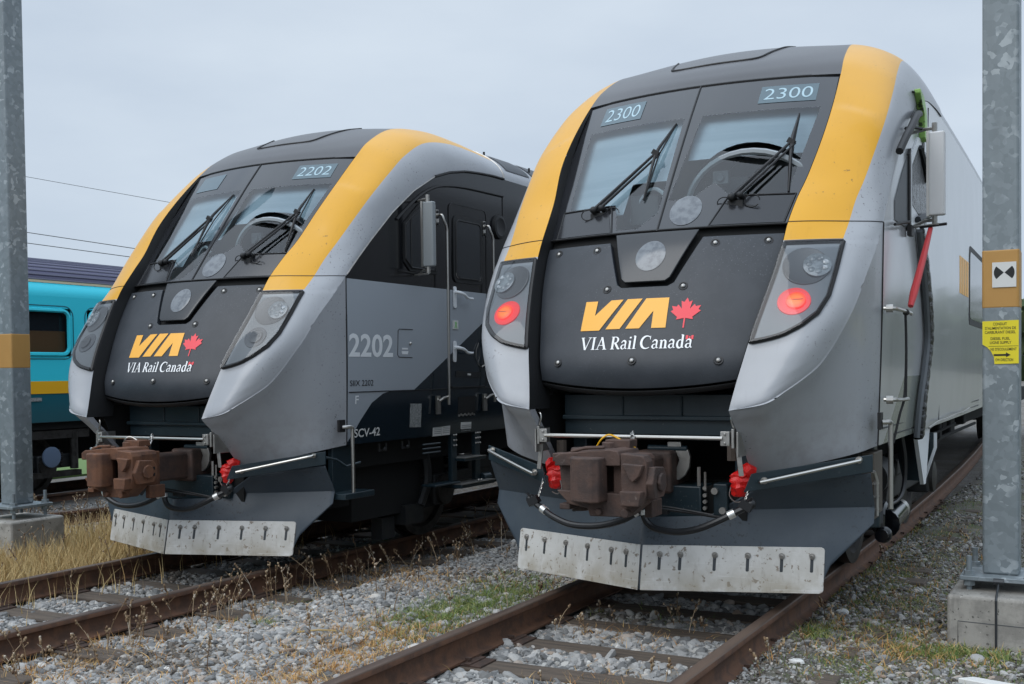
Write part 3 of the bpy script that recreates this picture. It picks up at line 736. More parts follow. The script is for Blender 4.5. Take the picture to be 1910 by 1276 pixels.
    # headlamps
    hlz = [1.660, 1.668, 1.68, 1.70, 1.75, 1.823, 1.924, 2.084, 2.262]; hlx = [.735, .79, .85, .925, 1.018, 1.098, 1.141, 1.158, 1.172]
    for s in (1, -1):
        def hl(u, v, off, inset=0.):
            z = 1.662+(v*(1-inset*1.2)+inset*.55)*(2.262-1.662); t = t_of_z(z); a = AX(z)[0]+.012+inset*.05
            x = a+u*max(.002, float(np.interp(z, hlz, hlx))-inset*.05-a)
            return mir((x, cheek_y(x, z)-off, z), s)
        g = lambda off, ins: MB().grid(lambda u, v: hl(u, v**1.6, off, ins), 14, 22, flip=(s < 0))
        lampo = obj('headlight', g(.005, 0), 'headlamp_back', root, angle=60)
        mb = MB(); edge = [hl(u, 1, .006) for u in np.linspace(0, 1, 10)]+[hl(1, v**1.6, .006) for v in np.linspace(1, 0, 26)]+[hl(0, v**1.6, .006) for v in np.linspace(0, 1, 16)]
        mb.tube(edge, .0165, 6); obj('headlight_seal', mb, 'rubber', lampo)
        for (x, z, r, kind) in ((.990, 2.105, .135, 'up'), (.957, 1.892, .098, 'low')):
            yv = cheek_y(x, z); gx = (cheek_y(x+.08, z)-cheek_y(x-.08, z))/.16; gz_ = (cheek_y(x, z+.08)-cheek_y(x, z-.08))/.16; n_ = Vector((gx*s, -1, gz_)).normalized(); c = Vector((x*s, yv, z))+n_*(.012 if kind == 'up' else .010)
            if kind == 'up':
                mb = MB(); mb.lathe(c-n_*.012, n_, [(0, r*1.0), (.012, r), (.014, r*.97), (.008, r*.70)], 32)
                lo_ = obj('headlight_bowl', mb, 'lamp_ring', lampo)
                c2_ = Vector((1.055*s, cheek_y(1.055, 2.104), 2.104))+n_*.014
                mb = MB(); mb.lathe(c2_, n_, [(0, r*.62), (.008, r*.61), (.011, r*.50), (.012, .001)], 28)
                for k in range(7):
                    a = 2*math.pi*k/7; o1 = n_.orthogonal().normalized(); o2 = n_.cross(o1)
                    mb.lathe(c2_+n_*.012+(o1*math.cos(a)+o2*math.sin(a))*r*.36, n_, [(0, r*.15), (.004, r*.11), (.005, .001)], 10)
                obj('headlight_lens', mb, 'led_glass', lampo)
            else:
                mb = MB(); mb.lathe(c-n_*.008, n_, [(0, r), (.008, r*.98), (.009, r*.80), (.009, r*.6)], 28); obj('marker_lamp_bowl', mb, 'lamp_grey', lampo)
                mb = MB(); mb.lathe(c+Vector((.012*s, -.002, 0))+n_*.006, n_, [(0, r*.60), (.004, r*.58), (.006, r*.4), (.007, .001)], 24, uvr=r*.60); obj('marker_lamp', mb, 'lamp_grey', lampo)
                mb = MB(); o_ = c+n_*.0155; mb.box(o_+Vector((.012*s, 0, 0)), (r*.9, .002, .005)); obj('marker_lamp_bar', mb, 'lamp_ring', lampo)
        obj('headlight_cover', g(.040, 0), 'lamp_cover', lampo, angle=180)
    # logo and lettering on the hood
    H = lambda x, z, o=-.0035: (x, YS(x, z, o), z)
    mb = decal(([(-.392, 1.947), (-.304, 1.947), (-.307, 1.853), (-.207, 1.949), (-.122, 1.951), (-.258, 1.757), (-.395, 1.757)], [(-.093, 1.952), (.008, 1.952), (-.115, 1.763), (-.214, 1.763)], [(.033, 1.952), (.183, 1.952), (.188, 1.763), (.096, 1.763), (.094, 1.872), (.017, 1.763), (-.075, 1.763)]), lambda a, b_: H(a, b_, -.004))
    obj('logo', mb, 'logo_yellow', hood, angle=30)
    leaf = [(0, 1), (.10, .80), (.22, .86), (.16, .50), (.33, .70), (.38, .60), (.58, .64), (.50, .46), (.60, .40), (.30, .13), (.34, .02), (.03, .08), (.03, -.35), (-.03, -.35), (-.03, .08)]
    leaf += [(-a, b_) for a, b_ in leaf[1:12]][::-1]
    mb = decal([[(.298+a*.155, 1.808+b_*.139) for a, b_ in leaf][::-1]], lambda a, b_: H(a, b_, -.004)); obj('maple_leaf', mb, 'logo_red', hood, angle=30)
    mb = MB()
    for a, b_, c_, d_ in ((.323, 1.688, .336, 1.712), (.356, 1.688, .369, 1.712)): mb.prism([(a, b_), (c_, b_), (c_, d_), (a, d_)], lambda p, q_, h: H(p, q_, h), -.0035, .008)
    mb.prism([(.346, 1.707), (.352, 1.700), (.349, 1.693), (.343, 1.693), (.340, 1.700)], lambda p, q_, h: H(p, q_, h), -.0035, .008)
    obj('flag_mark', mb, 'logo_red', hood)
    obj('wordmark', serif_words(H), 'logo_white', hood, angle=30)
    # number boxes behind the top of the glass are added per train
    # wipers
    for s, (px, pz), (jx, jz), (tx, tz), (bx_, bz) in ((-1, (-.515, 2.598), (-.150, 2.985), (-.090, 3.225), (-.160, 2.64)), (1, (.452, 2.602), (.748, 2.985), (.742, 3.215), (.782, 2.63))):
        W = lambda x, z, o: Vector((x, YS(x, z, o), z))
        p, j = W(px, pz, -.055), W(jx, jz, -.075)
        mb = MB(); mb.tube([p, j], [.014, .009], 6); mb.tube([p+Vector((.055, 0, .012)), j+Vector((.028, 0, -.012))], [.011, .007], 6)
        arm = obj('wiper_arm', mb, 'rubber', root)
        mb = MB(); mb.tube([W(tx, tz, -.02), W((tx+jx)/2, (tz+jz)/2, -.045), j+Vector((0, .01, 0)), W((bx_+jx)/2, (bz+jz)/2, -.045), W(bx_, bz, -.02)], [.004, .010, .014, .010, .004], 6, sub=3)
        mb.tube([W(tx, tz, -.008), W((tx+jx)/2, (tz+jz)/2, -.010), W(jx, jz, -.012), W((bx_+jx)/2, (bz+jz)/2, -.010), W(bx_, bz, -.008)], .006, 5)
        obj('wiper_blade', mb, 'rubber', arm)
        mb = MB(); mb.ball(p, .026, 6); mb.ball(p+Vector((.055, .005, .01)), .022, 6); mb.tube([p, p+Vector((.01, .05, -.01))], .02, 8); mb.tube([p+Vector((.055, 0, .01)), p+Vector((.06, .06, 0))], .018, 8)
        mb.box(j, (.05, .03, .035), ry=.6)
        a = np.linspace(0, 5.6, 14); mb.tube([p+Vector((-.05+.045*math.cos(t), .01, -.03+.035*math.sin(t))) for t in a], .004, 5); mb.tube([p+Vector((.13+.05*math.cos(t), .02, -.03+.04*math.sin(t))) for t in a], .004, 5)
        mb.box(p+Vector((.02, .03, -.045)), (.10, .03, .05))
        obj('wiper_pivot', mb, 'black_matt', arm)
    # opening below the hood
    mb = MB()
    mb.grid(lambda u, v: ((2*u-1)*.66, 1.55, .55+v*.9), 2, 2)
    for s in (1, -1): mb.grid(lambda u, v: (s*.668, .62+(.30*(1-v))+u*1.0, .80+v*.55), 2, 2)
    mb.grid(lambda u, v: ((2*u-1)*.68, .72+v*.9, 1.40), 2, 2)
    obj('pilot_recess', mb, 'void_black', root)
    mb = MB()
    mb.box((0, 1.0, 1.275), (1.20, .20, .15)); mb.box((0, .985, 1.20), (1.20, .24, .03)); mb.box((0, 1.0, 1.14), (1.20, .19, .10))
    mb.box((-.18, .905, 1.27), (.012, .03, .13)); mb.box((.22, .905, 1.27), (.012, .03, .13))
    obj('front_beam', mb, 'teal_black_paint', root, bevel=.006)
    mb = MB(); mb.grid(lambda u, v: (lambda x: (x, YS(x, 1.40, .0+.06*v), zb(x)-.012-.025*math.sin(math.pi*v)))((2*u-1)*.66), 20, 4); obj('hood_skirt', mb, 'black_matt', root, solid=.006)
    # uncoupling bar
    mb = MB(); mb.tube([(-.585, .575, 1.097), (.585, .575, 1.097)], .0125, 10); bar = obj('uncoupling_bar', mb, 'stainless', root)
    for s in (1, -1):
        mb = MB(); mb.box((s*.598, .60, 1.095), (.055, .05, .085)); mb.box((s*.640, .62, 1.095), (.016, .06, .115))
        for dz in (-.026, .026): mb.cyl((s*.598, .575, 1.095+dz), (s*.598, .566, 1.095+dz), .009, n=6)
        obj('bar_bracket', mb, 'stainless_dull', root, bevel=.003)
        mb = MB(); mb.box((s*.665, .70, 1.06), (.012, .20, .15)); mb.box((s*.66, .66, .965), (.030, .012, .19), ry=-.12*s); obj('bar_lever', mb, 'stainless_dull', root, bevel=.003)
        mb = MB(); mb.tube([(s*.648, .62, 1.24), (s*.632, .612, 1.232), (s*.627, .61, 1.20), (s*.640, .612, 1.165), (s*.650, .63, 1.155)], .006, 6, sub=4); obj('grab_clip', mb, 'stainless', root)
    # coupler: shank, head, knuckle
    mb = MB()
    fn = lambda y0: (lambda a, b_, h: (a, h, b_))
    head = [(-.262, 1.020), (-.14, 1.032), (-.02, 1.046), (.05, 1.048), (.10, 1.038), (.176, 1.020), (.272, 1.018), (.295, .985), (.292, .80), (.262, .735), (.205, .728), (.175, .80), (.150, .86), (.06, .90), (-.05, .90), (-.10, .82), (-.20, .74), (-.245, .80)]
    mb.prism([(-.300, 1.000), (-.262, 1.020), (.05, 1.048), (.10, 1.040), (.12, 1.0), (.12, .955), (-.30, .945)], fn(0), .14, .46)          # top lip
    mb.prism([(.130, 1.03), (.268, 1.018), (.288, .985), (.284, .800), (.255, .735), (.130, .735)], fn(0), .12, .22); mb.prism([(.05, 1.02), (.20, 1.012), (.215, .985), (.212, .800), (.19, .735), (.05, .735)], fn(0), .2, .44)                         # guard arm side
    mb.prism([(-.300, .955), (-.150, .955), (-.150, .780), (-.215, .740), (-.285, .800)], fn(0), .20, .48)                                   # knuckle side wall
    mb.prism([(-.300, .80), (.27, .79), (.245, .735), (.150, .66), (-.085, .655), (-.10, .70), (-.22, .72)], fn(0), .16, .30)                # lower shelf
    mb.prism([(-.295, 1.0), (.16, 1.0), (.16, .72), (-.25, .74)], fn(0), .32, .52)                                                           # back of the head
    mb.prism([(.150, .975), (.278, .968), (.255, .905), (.215, .868), (.19, .89)], fn(0), .085, .13)                                         # raised lug
    mb.prism([(.145, .82), (.275, .82), (.262, .735), (.150, .735)], fn(0), .06, .14)
    mb.box((.0, .44, 1.065), (.16, .12, .05)); mb.cyl((-.06, .40, 1.02), (-.06, .40, 1.075), .045, n=10)
    mb.cyl((-.235, .36, .66), (-.235, .36, 1.04), .055, n=14)                                                                                  # pivot pin boss
    for z in (.70, .955): mb.box((-.262, .30, z), (.07, .22, .035))                      # ribs
    mb.prism([(.16, .955), (.30, .945), (.34, .90), (.34, .83), (.30, .775), (.16, .77), (.12, .86)], lambda a, b_, h: (h, a, b_), .20, .325)   # side boss
    mb.cyl((.325, .235, .862), (.345, .235, .862), .055, n=8)
    mb.box((.21, .42, .69), (.05, .16, .10)); mb.cyl((.15, .20, .685), (.15, .12, .685), .028, n=8); mb.cyl((-.02, .20, .685), (-.02, .13, .685), .022, n=6)
    mb.box((-.33, .30, .985), (.08, .10, .05)); mb.tube([(-.20, .16, 1.03), (-.10, .15, 1.055), (.02, .15, 1.06)], .012, 6)
    cpl = obj('coupler', mb, 'dark_rust', root, bevel=.006, seg=2, angle=25)
    mb = MB()
    for z in (.838, .886): mb.box((.327, .265, z), (.005, .09, .022))
    mb.box((.08, .145, .88), (.0, .0, .0)); obj('coupler_slots', mb, 'void_black', cpl)
    mb = MB(); kn = [(-.170, .02), (-.120, -.02), (-.02, -.03), (.020, .0), (.028, .10), (.0, .16), (-.06, .18), (-.10, .30), (-.215, .33), (-.235, .18)]
    mb.prism(kn[::-1], lambda a, b_, h: (a, b_+.06, h), .745, 1.005); obj('coupler_knuckle', mb, 'dark_rust', cpl, bevel=.010, seg=2, angle=25)
    mb = MB(); mb.box((0, .98, .855), (.20, .85, .22)); mb.box((.03, 1.0, .855), (.24, .25, .27)); obj('coupler_shank', mb, 'dark_rust', cpl, bevel=.02)
    mb = MB(); 
    for sx in (-.245, -.04): mb.ball((sx+.27, .10, .88), .001, 3)
    mb.box((.058, .862, .845), (.045, .004, .05)); obj('coupler_tag', mb, 'label_white', cpl)
    mb = MB(); mb.tube([(.012, .575, 1.12), (.03, .56, 1.085), (.03, .54, 1.05), (.055, .50, 1.03)], .011, 6, sub=3)
    for k in range(6):
        c = Vector((.020+.006*k, .575-.02*k, 1.115-.022*k)); a = np.linspace(0, 2*math.pi, 10)
        mb.tube([c+Vector((.012*math.cos(t)*(k % 2), .012*math.cos(t)*(1-k % 2), .018*math.sin(t))) for t in a], .0045, 5)
    obj('lift_chain', mb, 'chain_steel', cpl)
    mb = MB(); mb.tube([(-.16, .44, 1.045), (-.12, .42, 1.09), (-.08, .43, 1.115), (-.03, .44, 1.10), (.05, .45, 1.05), (.09, .44, 1.04)], .006, 6, sub=4); obj('lift_cord', mb, 'coach_gold', cpl)
    # draft gear block, hook plate, bolts under the beam
    mb = MB(); mb.box((0, 1.05, .665), (.66, .25, .21)); mb.box((.0, 1.12, .60), (.30, .25, .12)); mb.box((.45, 1.0, .69), (.09, .12, .20)); mb.tube([(-.05, 1.0, 1.0), (.22, 1.0, 1.0)], .022, 8)
    mb.box((.56, 1.1, .93), (.10, .1, .35)); mb.box((-.56, 1.1, .93), (.10, .1, .35))
    obj('draft_gear', mb, 'teal_black_paint', root, bevel=.012)
    mb = MB(); hk = [(.088, 1.043), (.178, 1.043), (.182, .995), (.225, .995), (.240, .95), (.232, .88), (.205, .83), (.165, .80), (.095, .80), (.086, .835), (.10, .87), (.15, .88), (.165, .93), (.14, .985), (.09, .99)]
    mb.prism(hk[::-1], lambda a, b_, h: (a, h, b_), .985, 1.015); obj('hook_plate', mb, 'stainless_dull', root, bevel=.004)
    mb = MB()
    for z in (.634, .674, .714, .76): mb.cyl((.352, .955, z), (.352, .93, z), .013, n=8)
    mb.tube([(.352, .945, .74), (.352, .945, .86)], .008, 6); mb.tube([(.31, .95, .77), (.31, .95, .89)], .012, 6)
    mb.cyl((.42, .935, .745), (.42, .915, .745), .022, n=10); mb.cyl((.47, .935, .625), (.47, .915, .625), .022, n=10)
    obj('gear_bolt', mb, 'stainless_dull', root)
    # brake pipes and connectors under the nose
    for s, hp in ((-1, [(.022, .64, .632), (-.065, .62, .579), (-.191, .61, .540), (-.318, .61, .525), (-.448, .62, .532), (-.566, .63, .573), (-.645, .66, .611)]), (1, [(.050, .66, .640), (.060, .66, .585), (.100, .65, .545), (.163, .64, .527), (.282, .64, .520), (.412, .64, .547), (.527, .66, .598), (.607, .69, .641)])):
        mb = MB(); mb.tube(hp, .0215, 10, sub=5); ho = obj('brake_hose', mb, 'hose_rubber', root)
        mb = MB(); e = Vector(hp[-1]); d = (e-Vector(hp[-2])).normalized(); mb.cyl(e-d*.03, e+d*.012, .027, n=12)
        b0 = Vector(hp[0]); mb.cyl(b0, b0+(Vector(hp[1])-b0).normalized()*.03, .026, n=12); obj('hose_clamp', mb, 'clamp_metal', ho)
        mb = MB(); g0 = e+d*.07; mb.tube([e, g0], .022, 8); mb.box(g0+Vector((.02*s, 0, .02)), (.075, .05, .05), ry=.5*s); mb.ball(g0+Vector((.045*s, .01, .03)), .033, 6); mb.tube([g0, g0+Vector((.06*s, -.02, .07))], .008, 5)
        obj('glad_hand', mb, 'hose_rubber', ho)
        mb = MB(); t0 = Vector((s*.690, .775, .836)); t1 = g0+Vector((.0, 0, .03))
        for k in range(12):
            c = t0.lerp(t1, (k+.5)/12)+Vector((0, 0, -.02*math.sin(math.pi*(k+.5)/12))); ln = (t1-t0).length/12*.72; dd = (t1-t0).normalized(); sd = Vector((1, 0, 0)) if k % 2 else Vector((0, 1, 0))
            a = np.linspace(0, 2*math.pi, 9); mb.tube([c+dd*ln*math.cos(t)+sd*.006*math.sin(t) for t in a], .0027, 5)
        obj('hose_chain', mb, 'chain_steel', ho)
    mb = MB(); mb.tube([(.02, .70, .655), (.30, .78, .622), (.50, .80, .60), (.56, .79, .62)], .009, 6, sub=3); mb.tube([(.0, .72, .67), (.2, .76, .65), (.45, .80, .612)], .007, 5, sub=3); mb.box((.13, .75, .625), (.10, .05, .03)); obj('air_cable', mb, 'rubber', root)
    for s in (1, -1):
        mb = MB(); c = Vector((s*.618, .80, .81)); 
        prof = [(-.075, .01), (-.072, .036), (-.045, .046), (-.02, .060), (.0, .052), (.02, .062), (.04, .048), (.055, .055), (.07, .03), (.075, .004)]
        o_ = len(mb.v); mb.lathe(c, (0, 0, 1), [(np.interp(t, range(10), [p[0] for p in prof]), np.interp(t, range(10), [p[1] for p in prof])) for t in np.linspace(0, 9, 22)], 18)
        for k in range(o_, len(mb.v)):
            p = mb.v[k]; r_ = 1+.13*math.sin(k*12.9898)*math.cos(k*4.13)+.16*math.sin(3*math.atan2(p[1]-c[1], p[0]-c[0])+40*p[2]); mb.v[k] = (c[0]+(p[0]-c[0])*r_, c[1]+(p[1]-c[1])*r_*.8, p[2]+.006*math.sin(k*7.7))
        mb.tube([c+Vector((.02*s, .0, .06)), c+Vector((.05*s, .03, .085)), c+Vector((.085*s, .05, .08))], [.05, .045, .02], 8)
        obj('wrapped_connector', mb, 'red_plastic', root, angle=25)
        mb = MB(); mb.tube([(s*.575, .80, .95), (s*.575, .80, 1.05)], .034, 8); obj('connector_tag', mb, 'bark', root)
        mb = MB(); mb.tube([c+Vector((-.045*s, -.03, -.02)), c+Vector((-.055*s, -.03, -.07)), c+Vector((-.02*s, -.02, -.11)), c+Vector((.03*s, 0, -.10))], .004, 5, sub=3); obj('connector_wire', mb, 'chain_steel', root)
    # snow plow: flange, blades, wear plates
    for s in (1, -1):
        mb = MB()
        # flange strip
        mb.prism([(.66, .0), (1.33, .0), (1.33, 1), (.70, 1)], lambda a, b_, h: (a*s, .735+(a-.66)*.62+h, (.765+(a-.66)*.165)+b_*(.105)), 0, .012)
        fl = obj('plow_flange', mb, 'teal_black_paint', root, bevel=.003)
        mb = MB(); p0, p1 = Vector((s*.772, .80, .836)), Vector((s*1.262, 1.098, .950)); o_ = Vector((0, -.055, -.004)); o2 = Vector((.015*s, -.05, -.01))
        mb.tube([p0, p0+o_*.6, p0+o_+(p1-p0)*.05, p1+o_-(p1-p0)*.05, p1+o_*.6, p1], .0115, 8, sub=4)
        for p in (p0, p1): mb.cyl(p, p+Vector((0, -.012, 0)), .021, n=12)
        obj('plow_grab_iron', mb, 'stainless', fl)
        # blade: concave upper part, flat lower part
        def blade(u, v):
            x = 1.318*u; zt = float(np.interp(x, [0, .34, .40, .69, 1.32], [.575, .585, .60, .775, .862]))
            zb_ = .135 if x < 1.045 else float(np.interp(x, [1.045, 1.06, 1.318], [.135, .27, .55]))
            br = min(.605+.045*u, zt-.002)
            z = zb_+(v/.6)*(br-zb_) if v <= .6 else br+(v-.6)/.4*(zt-br)
            cv = float(np.interp(z, [.13, .40, .605+.045*u, .86], [-.035, .015, .085, -.035]))
            return (x*s, .738+.345*x+cv, z)
        mb = MB(); mb.grid(blade, 40, 20, flip=(s < 0)); obj('plow_blade', mb, 'plow_paint', root, angle=22, solid=.012)
        # wear plate
        mb = MB(); WPu = (Vector((s*1.054, 1.075, .404)), Vector((s*.006, .748, .412))); 
        def wp(a, b_, h):
            x = .008+a*1.046; z = .132+b_*.275; y = .712+.345*x+.055*b_-.02*0
            return (x*s, y-.012+h, z+.004*(1-a)*0)
        r_ = .02
        out = [(0, 0), (1-r_, 0), (1-r_*.3, .025), (1, .07), (1, .93), (1-r_*.3, .975), (1-r_, 1), (0, 1)]
        mb.prism(out if s > 0 else out, wp, -.010, .0)
        pl = obj('wear_plate', mb, 'worn_steel', root, bevel=.002)
        for i, xs in enumerate((.112, .232, .432, .622, .815, .985)):
            mb = MB(); a = (xs-.008)/1.046
            p = Vector(wp(a, .80, -.012)); mb.cyl(p, p+Vector((0, -.016, -.003)), .0125, n=6); mb.cyl(p+Vector((0, .003, 0)), p+Vector((0, -.004, 0)), .020, n=14)
            obj('plate_bolt', mb, 'stainless_dull', pl)
            mb = MB(); p1, p2 = Vector(wp(a, .46, -.0115)), Vector(wp(a, .74, -.0115)); w_ = .0095
            mb.prism([(a-.0085, .47), (a-.0045, .455), (a+.0045, .455), (a+.0085, .47), (a+.0085, .75), (a-.0085, .75)], wp, -.0118, -.009); obj('plate_slot', mb, 'dark_bolt', pl)
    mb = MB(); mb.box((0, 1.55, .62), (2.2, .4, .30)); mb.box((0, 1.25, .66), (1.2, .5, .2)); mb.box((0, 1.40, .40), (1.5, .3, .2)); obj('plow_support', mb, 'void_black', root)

def serif_words(H):
    """VIA Rail Canada in a stroke serif; em height 1, laid on the hood"""
    TK, TN = .165, .062
    def arc(cx, cy, rx, ry, a0, a1, n=14): return [(cx+rx*math.cos(R(a0+(a1-a0)*k/n)), cy+ry*math.sin(R(a0+(a1-a0)*k/n))) for k in range(n+1)]
    def glyph(ch):
        if ch == 'V': return [([(.06, 1), (.40, 0)], [TK]), ([(.74, 1), (.42, .02)], [TN]), ([(-.06, .98), (.24, .98)], [.045]), ([(.58, .98), (.86, .98)], [.045])], .84
        if ch == 'I': return [([(.20, .02), (.20, .98)], [TK]), ([(.04, .02), (.36, .02)], [.045]), ([(.04, .98), (.36, .98)], [.045])], .42
        if ch == 'A': return [([(.10, 0), (.40, 1)], [TN]), ([(.39, 1), (.74, 0)], [TK]), ([(.20, .34), (.58, .34)], [.05]), ([(-.02, .02), (.24, .02)], [.045]), ([(.56, .02), (.90, .02)], [.045])], .88
        if ch == 'R': return [([(.17, .02), (.17, .98)], [TK]), ([(.02, .02), (.34, .02)], [.045]), ([(.02, .98), (.30, .98)], [.045]), ([(.2, .97)]+arc(.33, .74, .24, .235, 90, -90)+[(.2, .505)], [.05, .09, TK, .09, .05]), ([(.36, .50), (.66, .05), (.78, .02)], [TK, TK*.9, .05])], .78
        if ch == 'a': return [([(.10, .50)]+arc(.24, .50, .15, .16, 170, 10)+[(.39, .42), (.39, .12), (.44, .04), (.52, .06)], [.10, .06, .12, .14, .13, .06]), ([(.38, .36)]+arc(.22, .17, .135, .16, 80, 290)+[(.38, .12)], [.05, .08, .14, .08, .04])], .55
        if ch == 'i': return [([(.15, .02), (.15, .64)], [.145]), ([(.02, .02), (.29, .02)], [.045]), ([(.03, .62), (.15, .66)], [.05]), ([(.15, .84), (.15, .96)], [.145])], .32
        if ch == 'l': return [([(.15, .02), (.15, 1.02)], [.145]), ([(.02, .02), (.29, .02)], [.045]), ([(.03, 1.0), (.15, 1.04)], [.05])], .31
        if ch == 'C': return [(arc(.46, .5, .40, .49, 52, 308, 20), [.05, .10, TK, TK*1.1, TK, .10, .05]), ([(.72, .99), (.72, .72)], [.05])], .82
        if ch == 'n': return [([(.15, .02), (.15, .62)], [.145]), ([(.02, .02), (.29, .02)], [.045]), ([(.02, .60), (.15, .65)], [.05]), ([(.18, .48)]+arc(.33, .44, .13, .20, 120, 10)+[(.47, .02)], [.05, .08, .13, .145]), ([(.34, .02), (.61, .02)], [.045])], .62
        if ch == 'd': return [([(.43, .06), (.43, 1.02)], [.145]), ([(.31, 1.0), (.43, 1.04)], [.05]), (arc(.27, .32, .19, .31, 60, 310, 16), [.05, .10, .15, .14, .07]), ([(.43, .04), (.56, .05)], [.06])], .60
        return [], .24
    polys = []; x = 0.
    for ch in 'VIA Rail Canada':
        st, adv = glyph(ch)
        for pts, w in st:
            P = np.array(pts, float); n = len(P)
            ww = np.interp(np.linspace(0, 1, n), np.linspace(0, 1, len(w)), w)*.5 if len(w) > 1 else np.full(n, w[0]*.5)
            T = np.gradient(P, axis=0); T /= np.linalg.norm(T, axis=1)[:, None]+1e-9; N = np.stack([-T[:, 1], T[:, 0]], 1)
            horiz = n == 2 and abs(P[1, 1]-P[0, 1]) < .2
            if n == 2 and not horiz and abs(P[1, 0]-P[0, 0]) > .05: N = np.array([[1., 0], [1., 0]]); ww = ww*1.05
            polys.append((P+N*ww[:, None]+[x, 0], P-N*ww[:, None]+[x, 0]))
        x += adv+.035
    sx = .745/x; sz = .079
    mb = MB()
    for k, (a, b_) in enumerate(polys):
        n = len(a); o = -.0035-.00006*k
        vs = [H(-.372+p[0]*sx, 1.635+p[1]*sz, o) for p in a]+[H(-.372+p[0]*sx, 1.635+p[1]*sz, o) for p in b_]
        mb.add(vs, [(i, i+1, n+i+1, n+i) for i in range(n-1)])
    return mb
# ------------------------------------------------------------------ car bodies behind the noses
def body_side(root, mat, ylen, bend, zbot=1.012, hole=None):
    B = bendx if bend else (lambda y: 0.)
    for s in (1, -1):
        mb = MB()
        ys = np.concatenate([np.linspace(1.441, 4.1, 54), np.linspace(4.1, ylen, 24)[1:]])
        zf = np.concatenate([np.linspace(0, 1, 26)])
        def wall(u, v):
            y = float(np.interp(u*(len(ys)-1), range(len(ys)), ys)); zt = arch(y); z = zbot+v*(zt-zbot)
            yy = y+(.036*(2.4-z)/1.39 if y < 1.5 and z < 2.4 else 0)
            return (s*sidex(y, z)+B(y), yy, z)
        mb.grid(wall, len(ys)-1, 25, uvfn=lambda p: (p[1], p[2]), flip=(s < 0))
        obj('side_wall', mb, mat, root, angle=60)
def rear_roof(root, mat, ylen, bend, drop=0.):
    B = bendx if bend else (lambda y: 0.)
    pr = [tuple(cross(21, u)) for u in np.linspace(1, 0, 16)]
    half = [(p[0], p[2]) for p in pr]+[(.865*t, 3.985-(3.985-3.92)*t*t) for t in np.linspace(.9, 0, 8)]
    sec = half+[(-a, b_) for a, b_ in half[-2::-1]]
    ys = np.linspace(4.112, ylen, 26); mb = MB(); n = len(sec)
    mb.add([(a+B(y), y, b_-drop) for y in ys for a, b_ in sec], [(j*n+i, j*n+i+1, (j+1)*n+i+1, (j+1)*n+i) for j in range(len(ys)-1) for i in range(n-1)])
    rf = obj('roof', mb, mat, root, angle=60)
    mb = MB(); mb.tube([(a+B(4.1), 4.106, b_-.002) for a, b_ in sec], .012, 5); obj('roof_joint', mb, 'stainless_dull', rf)
    mb = MB(); m_ = [(a, b_) for a, b_ in sec]; mb.add([(a+B(ylen), ylen, b_) for a, b_ in sec]+[(-1.30+B(ylen), ylen, 1.0), (1.30+B(ylen), ylen, 1.0)], [tuple(range(n+2))]); obj('end_wall', mb, mat, root)
    return rf
def bogie(parent, y0, mat='bogie_dark', half=.7525, wb=2.3, rw=.46, side=1.02, name='bogie'):
    mb = MB()
    for s in (1, -1):
        mb.box((s*side, y0, .52), (.12, wb+1.2, .20)); mb.box((s*side, y0, .66), (.14, wb*.55, .14)); 
        for dy in (-wb/2, wb/2):
            mb.box((s*(side+.03), y0+dy, .47), (.20, .32, .30))
    mb.box((0, y0, .55), (2.0, .5, .25))
    bg_ = obj(name, mb, mat, parent, bevel=.02)
    for dy in (-wb/2, wb/2):
        mb = MB()
        for s in (1, -1):
            c = (s*(half+.035), y0+dy, rw); mb.lathe(c, (-s, 0, 0), [(-.065, .02), (-.065, .12), (-.04, .14), (-.03, rw*.78), (-.065, rw*.83), (-.065, rw), (.055, rw+.002), (.062, rw+.028), (.085, rw+.022), (.085, rw*.6)], 40)
        mb.cyl((-half, y0+dy, rw), (half, y0+dy, rw), .09)
        obj('wheelset', mb, 'wheel_steel', bg_)
        mb = MB()
        for s in (1, -1): mb.lathe((s*(side+.13), y0+dy, .46), (s, 0, 0), [(0, .15), (.03, .145), (.04, .10), (.05, .02)], 20)
        obj('axlebox_cover', mb, 'wheel_steel', bg_)
    for s in (1, -1):
        mb = MB()
        for dy in (-wb/2-.27, -wb/2+.27, wb/2-.27, wb/2+.27):
            t = np.linspace(0, 2*math.pi*4, 40); mb.tube([(s*side+.075*math.cos(a), y0+dy+.075*math.sin(a), .46+.22*a/t[-1]) for a in t], .017, 5)
        obj('coil_springs', mb, 'wheel_steel', bg_)
    return bg_

X = lambda y, z, o=0.: (sidex(y, z)+o, y, z)
# ================================================================== cab car 2300 (on the near track)
cabcar = thing('passenger_cab_car', 'grey and yellow train numbered 2300 with two lit red lamps beside the right post', 'train')
build_nose(cabcar)
nose_parts = list(cabcar.children)

# ================================================================== locomotive 2202: same nose, rustier coupler, lamps off
loco = thing('diesel_locomotive', 'locomotive numbered 2202 with black cab side, dark lamps and an orange rusty coupler', 'train', (-4.2746, .1815, -.0981), -.0051)
for o in nose_parts: copy_tree(o, loco)
def walk(o):
    yield o
    for ch in o.children: yield from walk(ch)
def setmat(o, mat):
    o.material_slots[0].link = 'OBJECT'; o.material_slots[0].material = MATS[mat]
for o in walk(loco):
    n = o.name.split('.')[0]
    if n in ('coupler', 'coupler_knuckle'): setmat(o, 'orange_rust')
    if n == 'lift_cord': setmat(o, 'chain_steel')
for o in list(walk(loco)):
    if o.name.split('.')[0] == 'connector_tag': bpy.data.objects.remove(o)
for o in walk(cabcar):
    n = o.name.split('.')[0]
    if n == 'marker_lamp': setmat(o, 'red_lamp_lit')
    if n == 'marker_lamp_bowl': setmat(o, 'red_lamp_halo')

for o in walk(loco):
    if o.name.split('.')[0] == 'marker_lamp': setmat(o, 'lamp_ring')
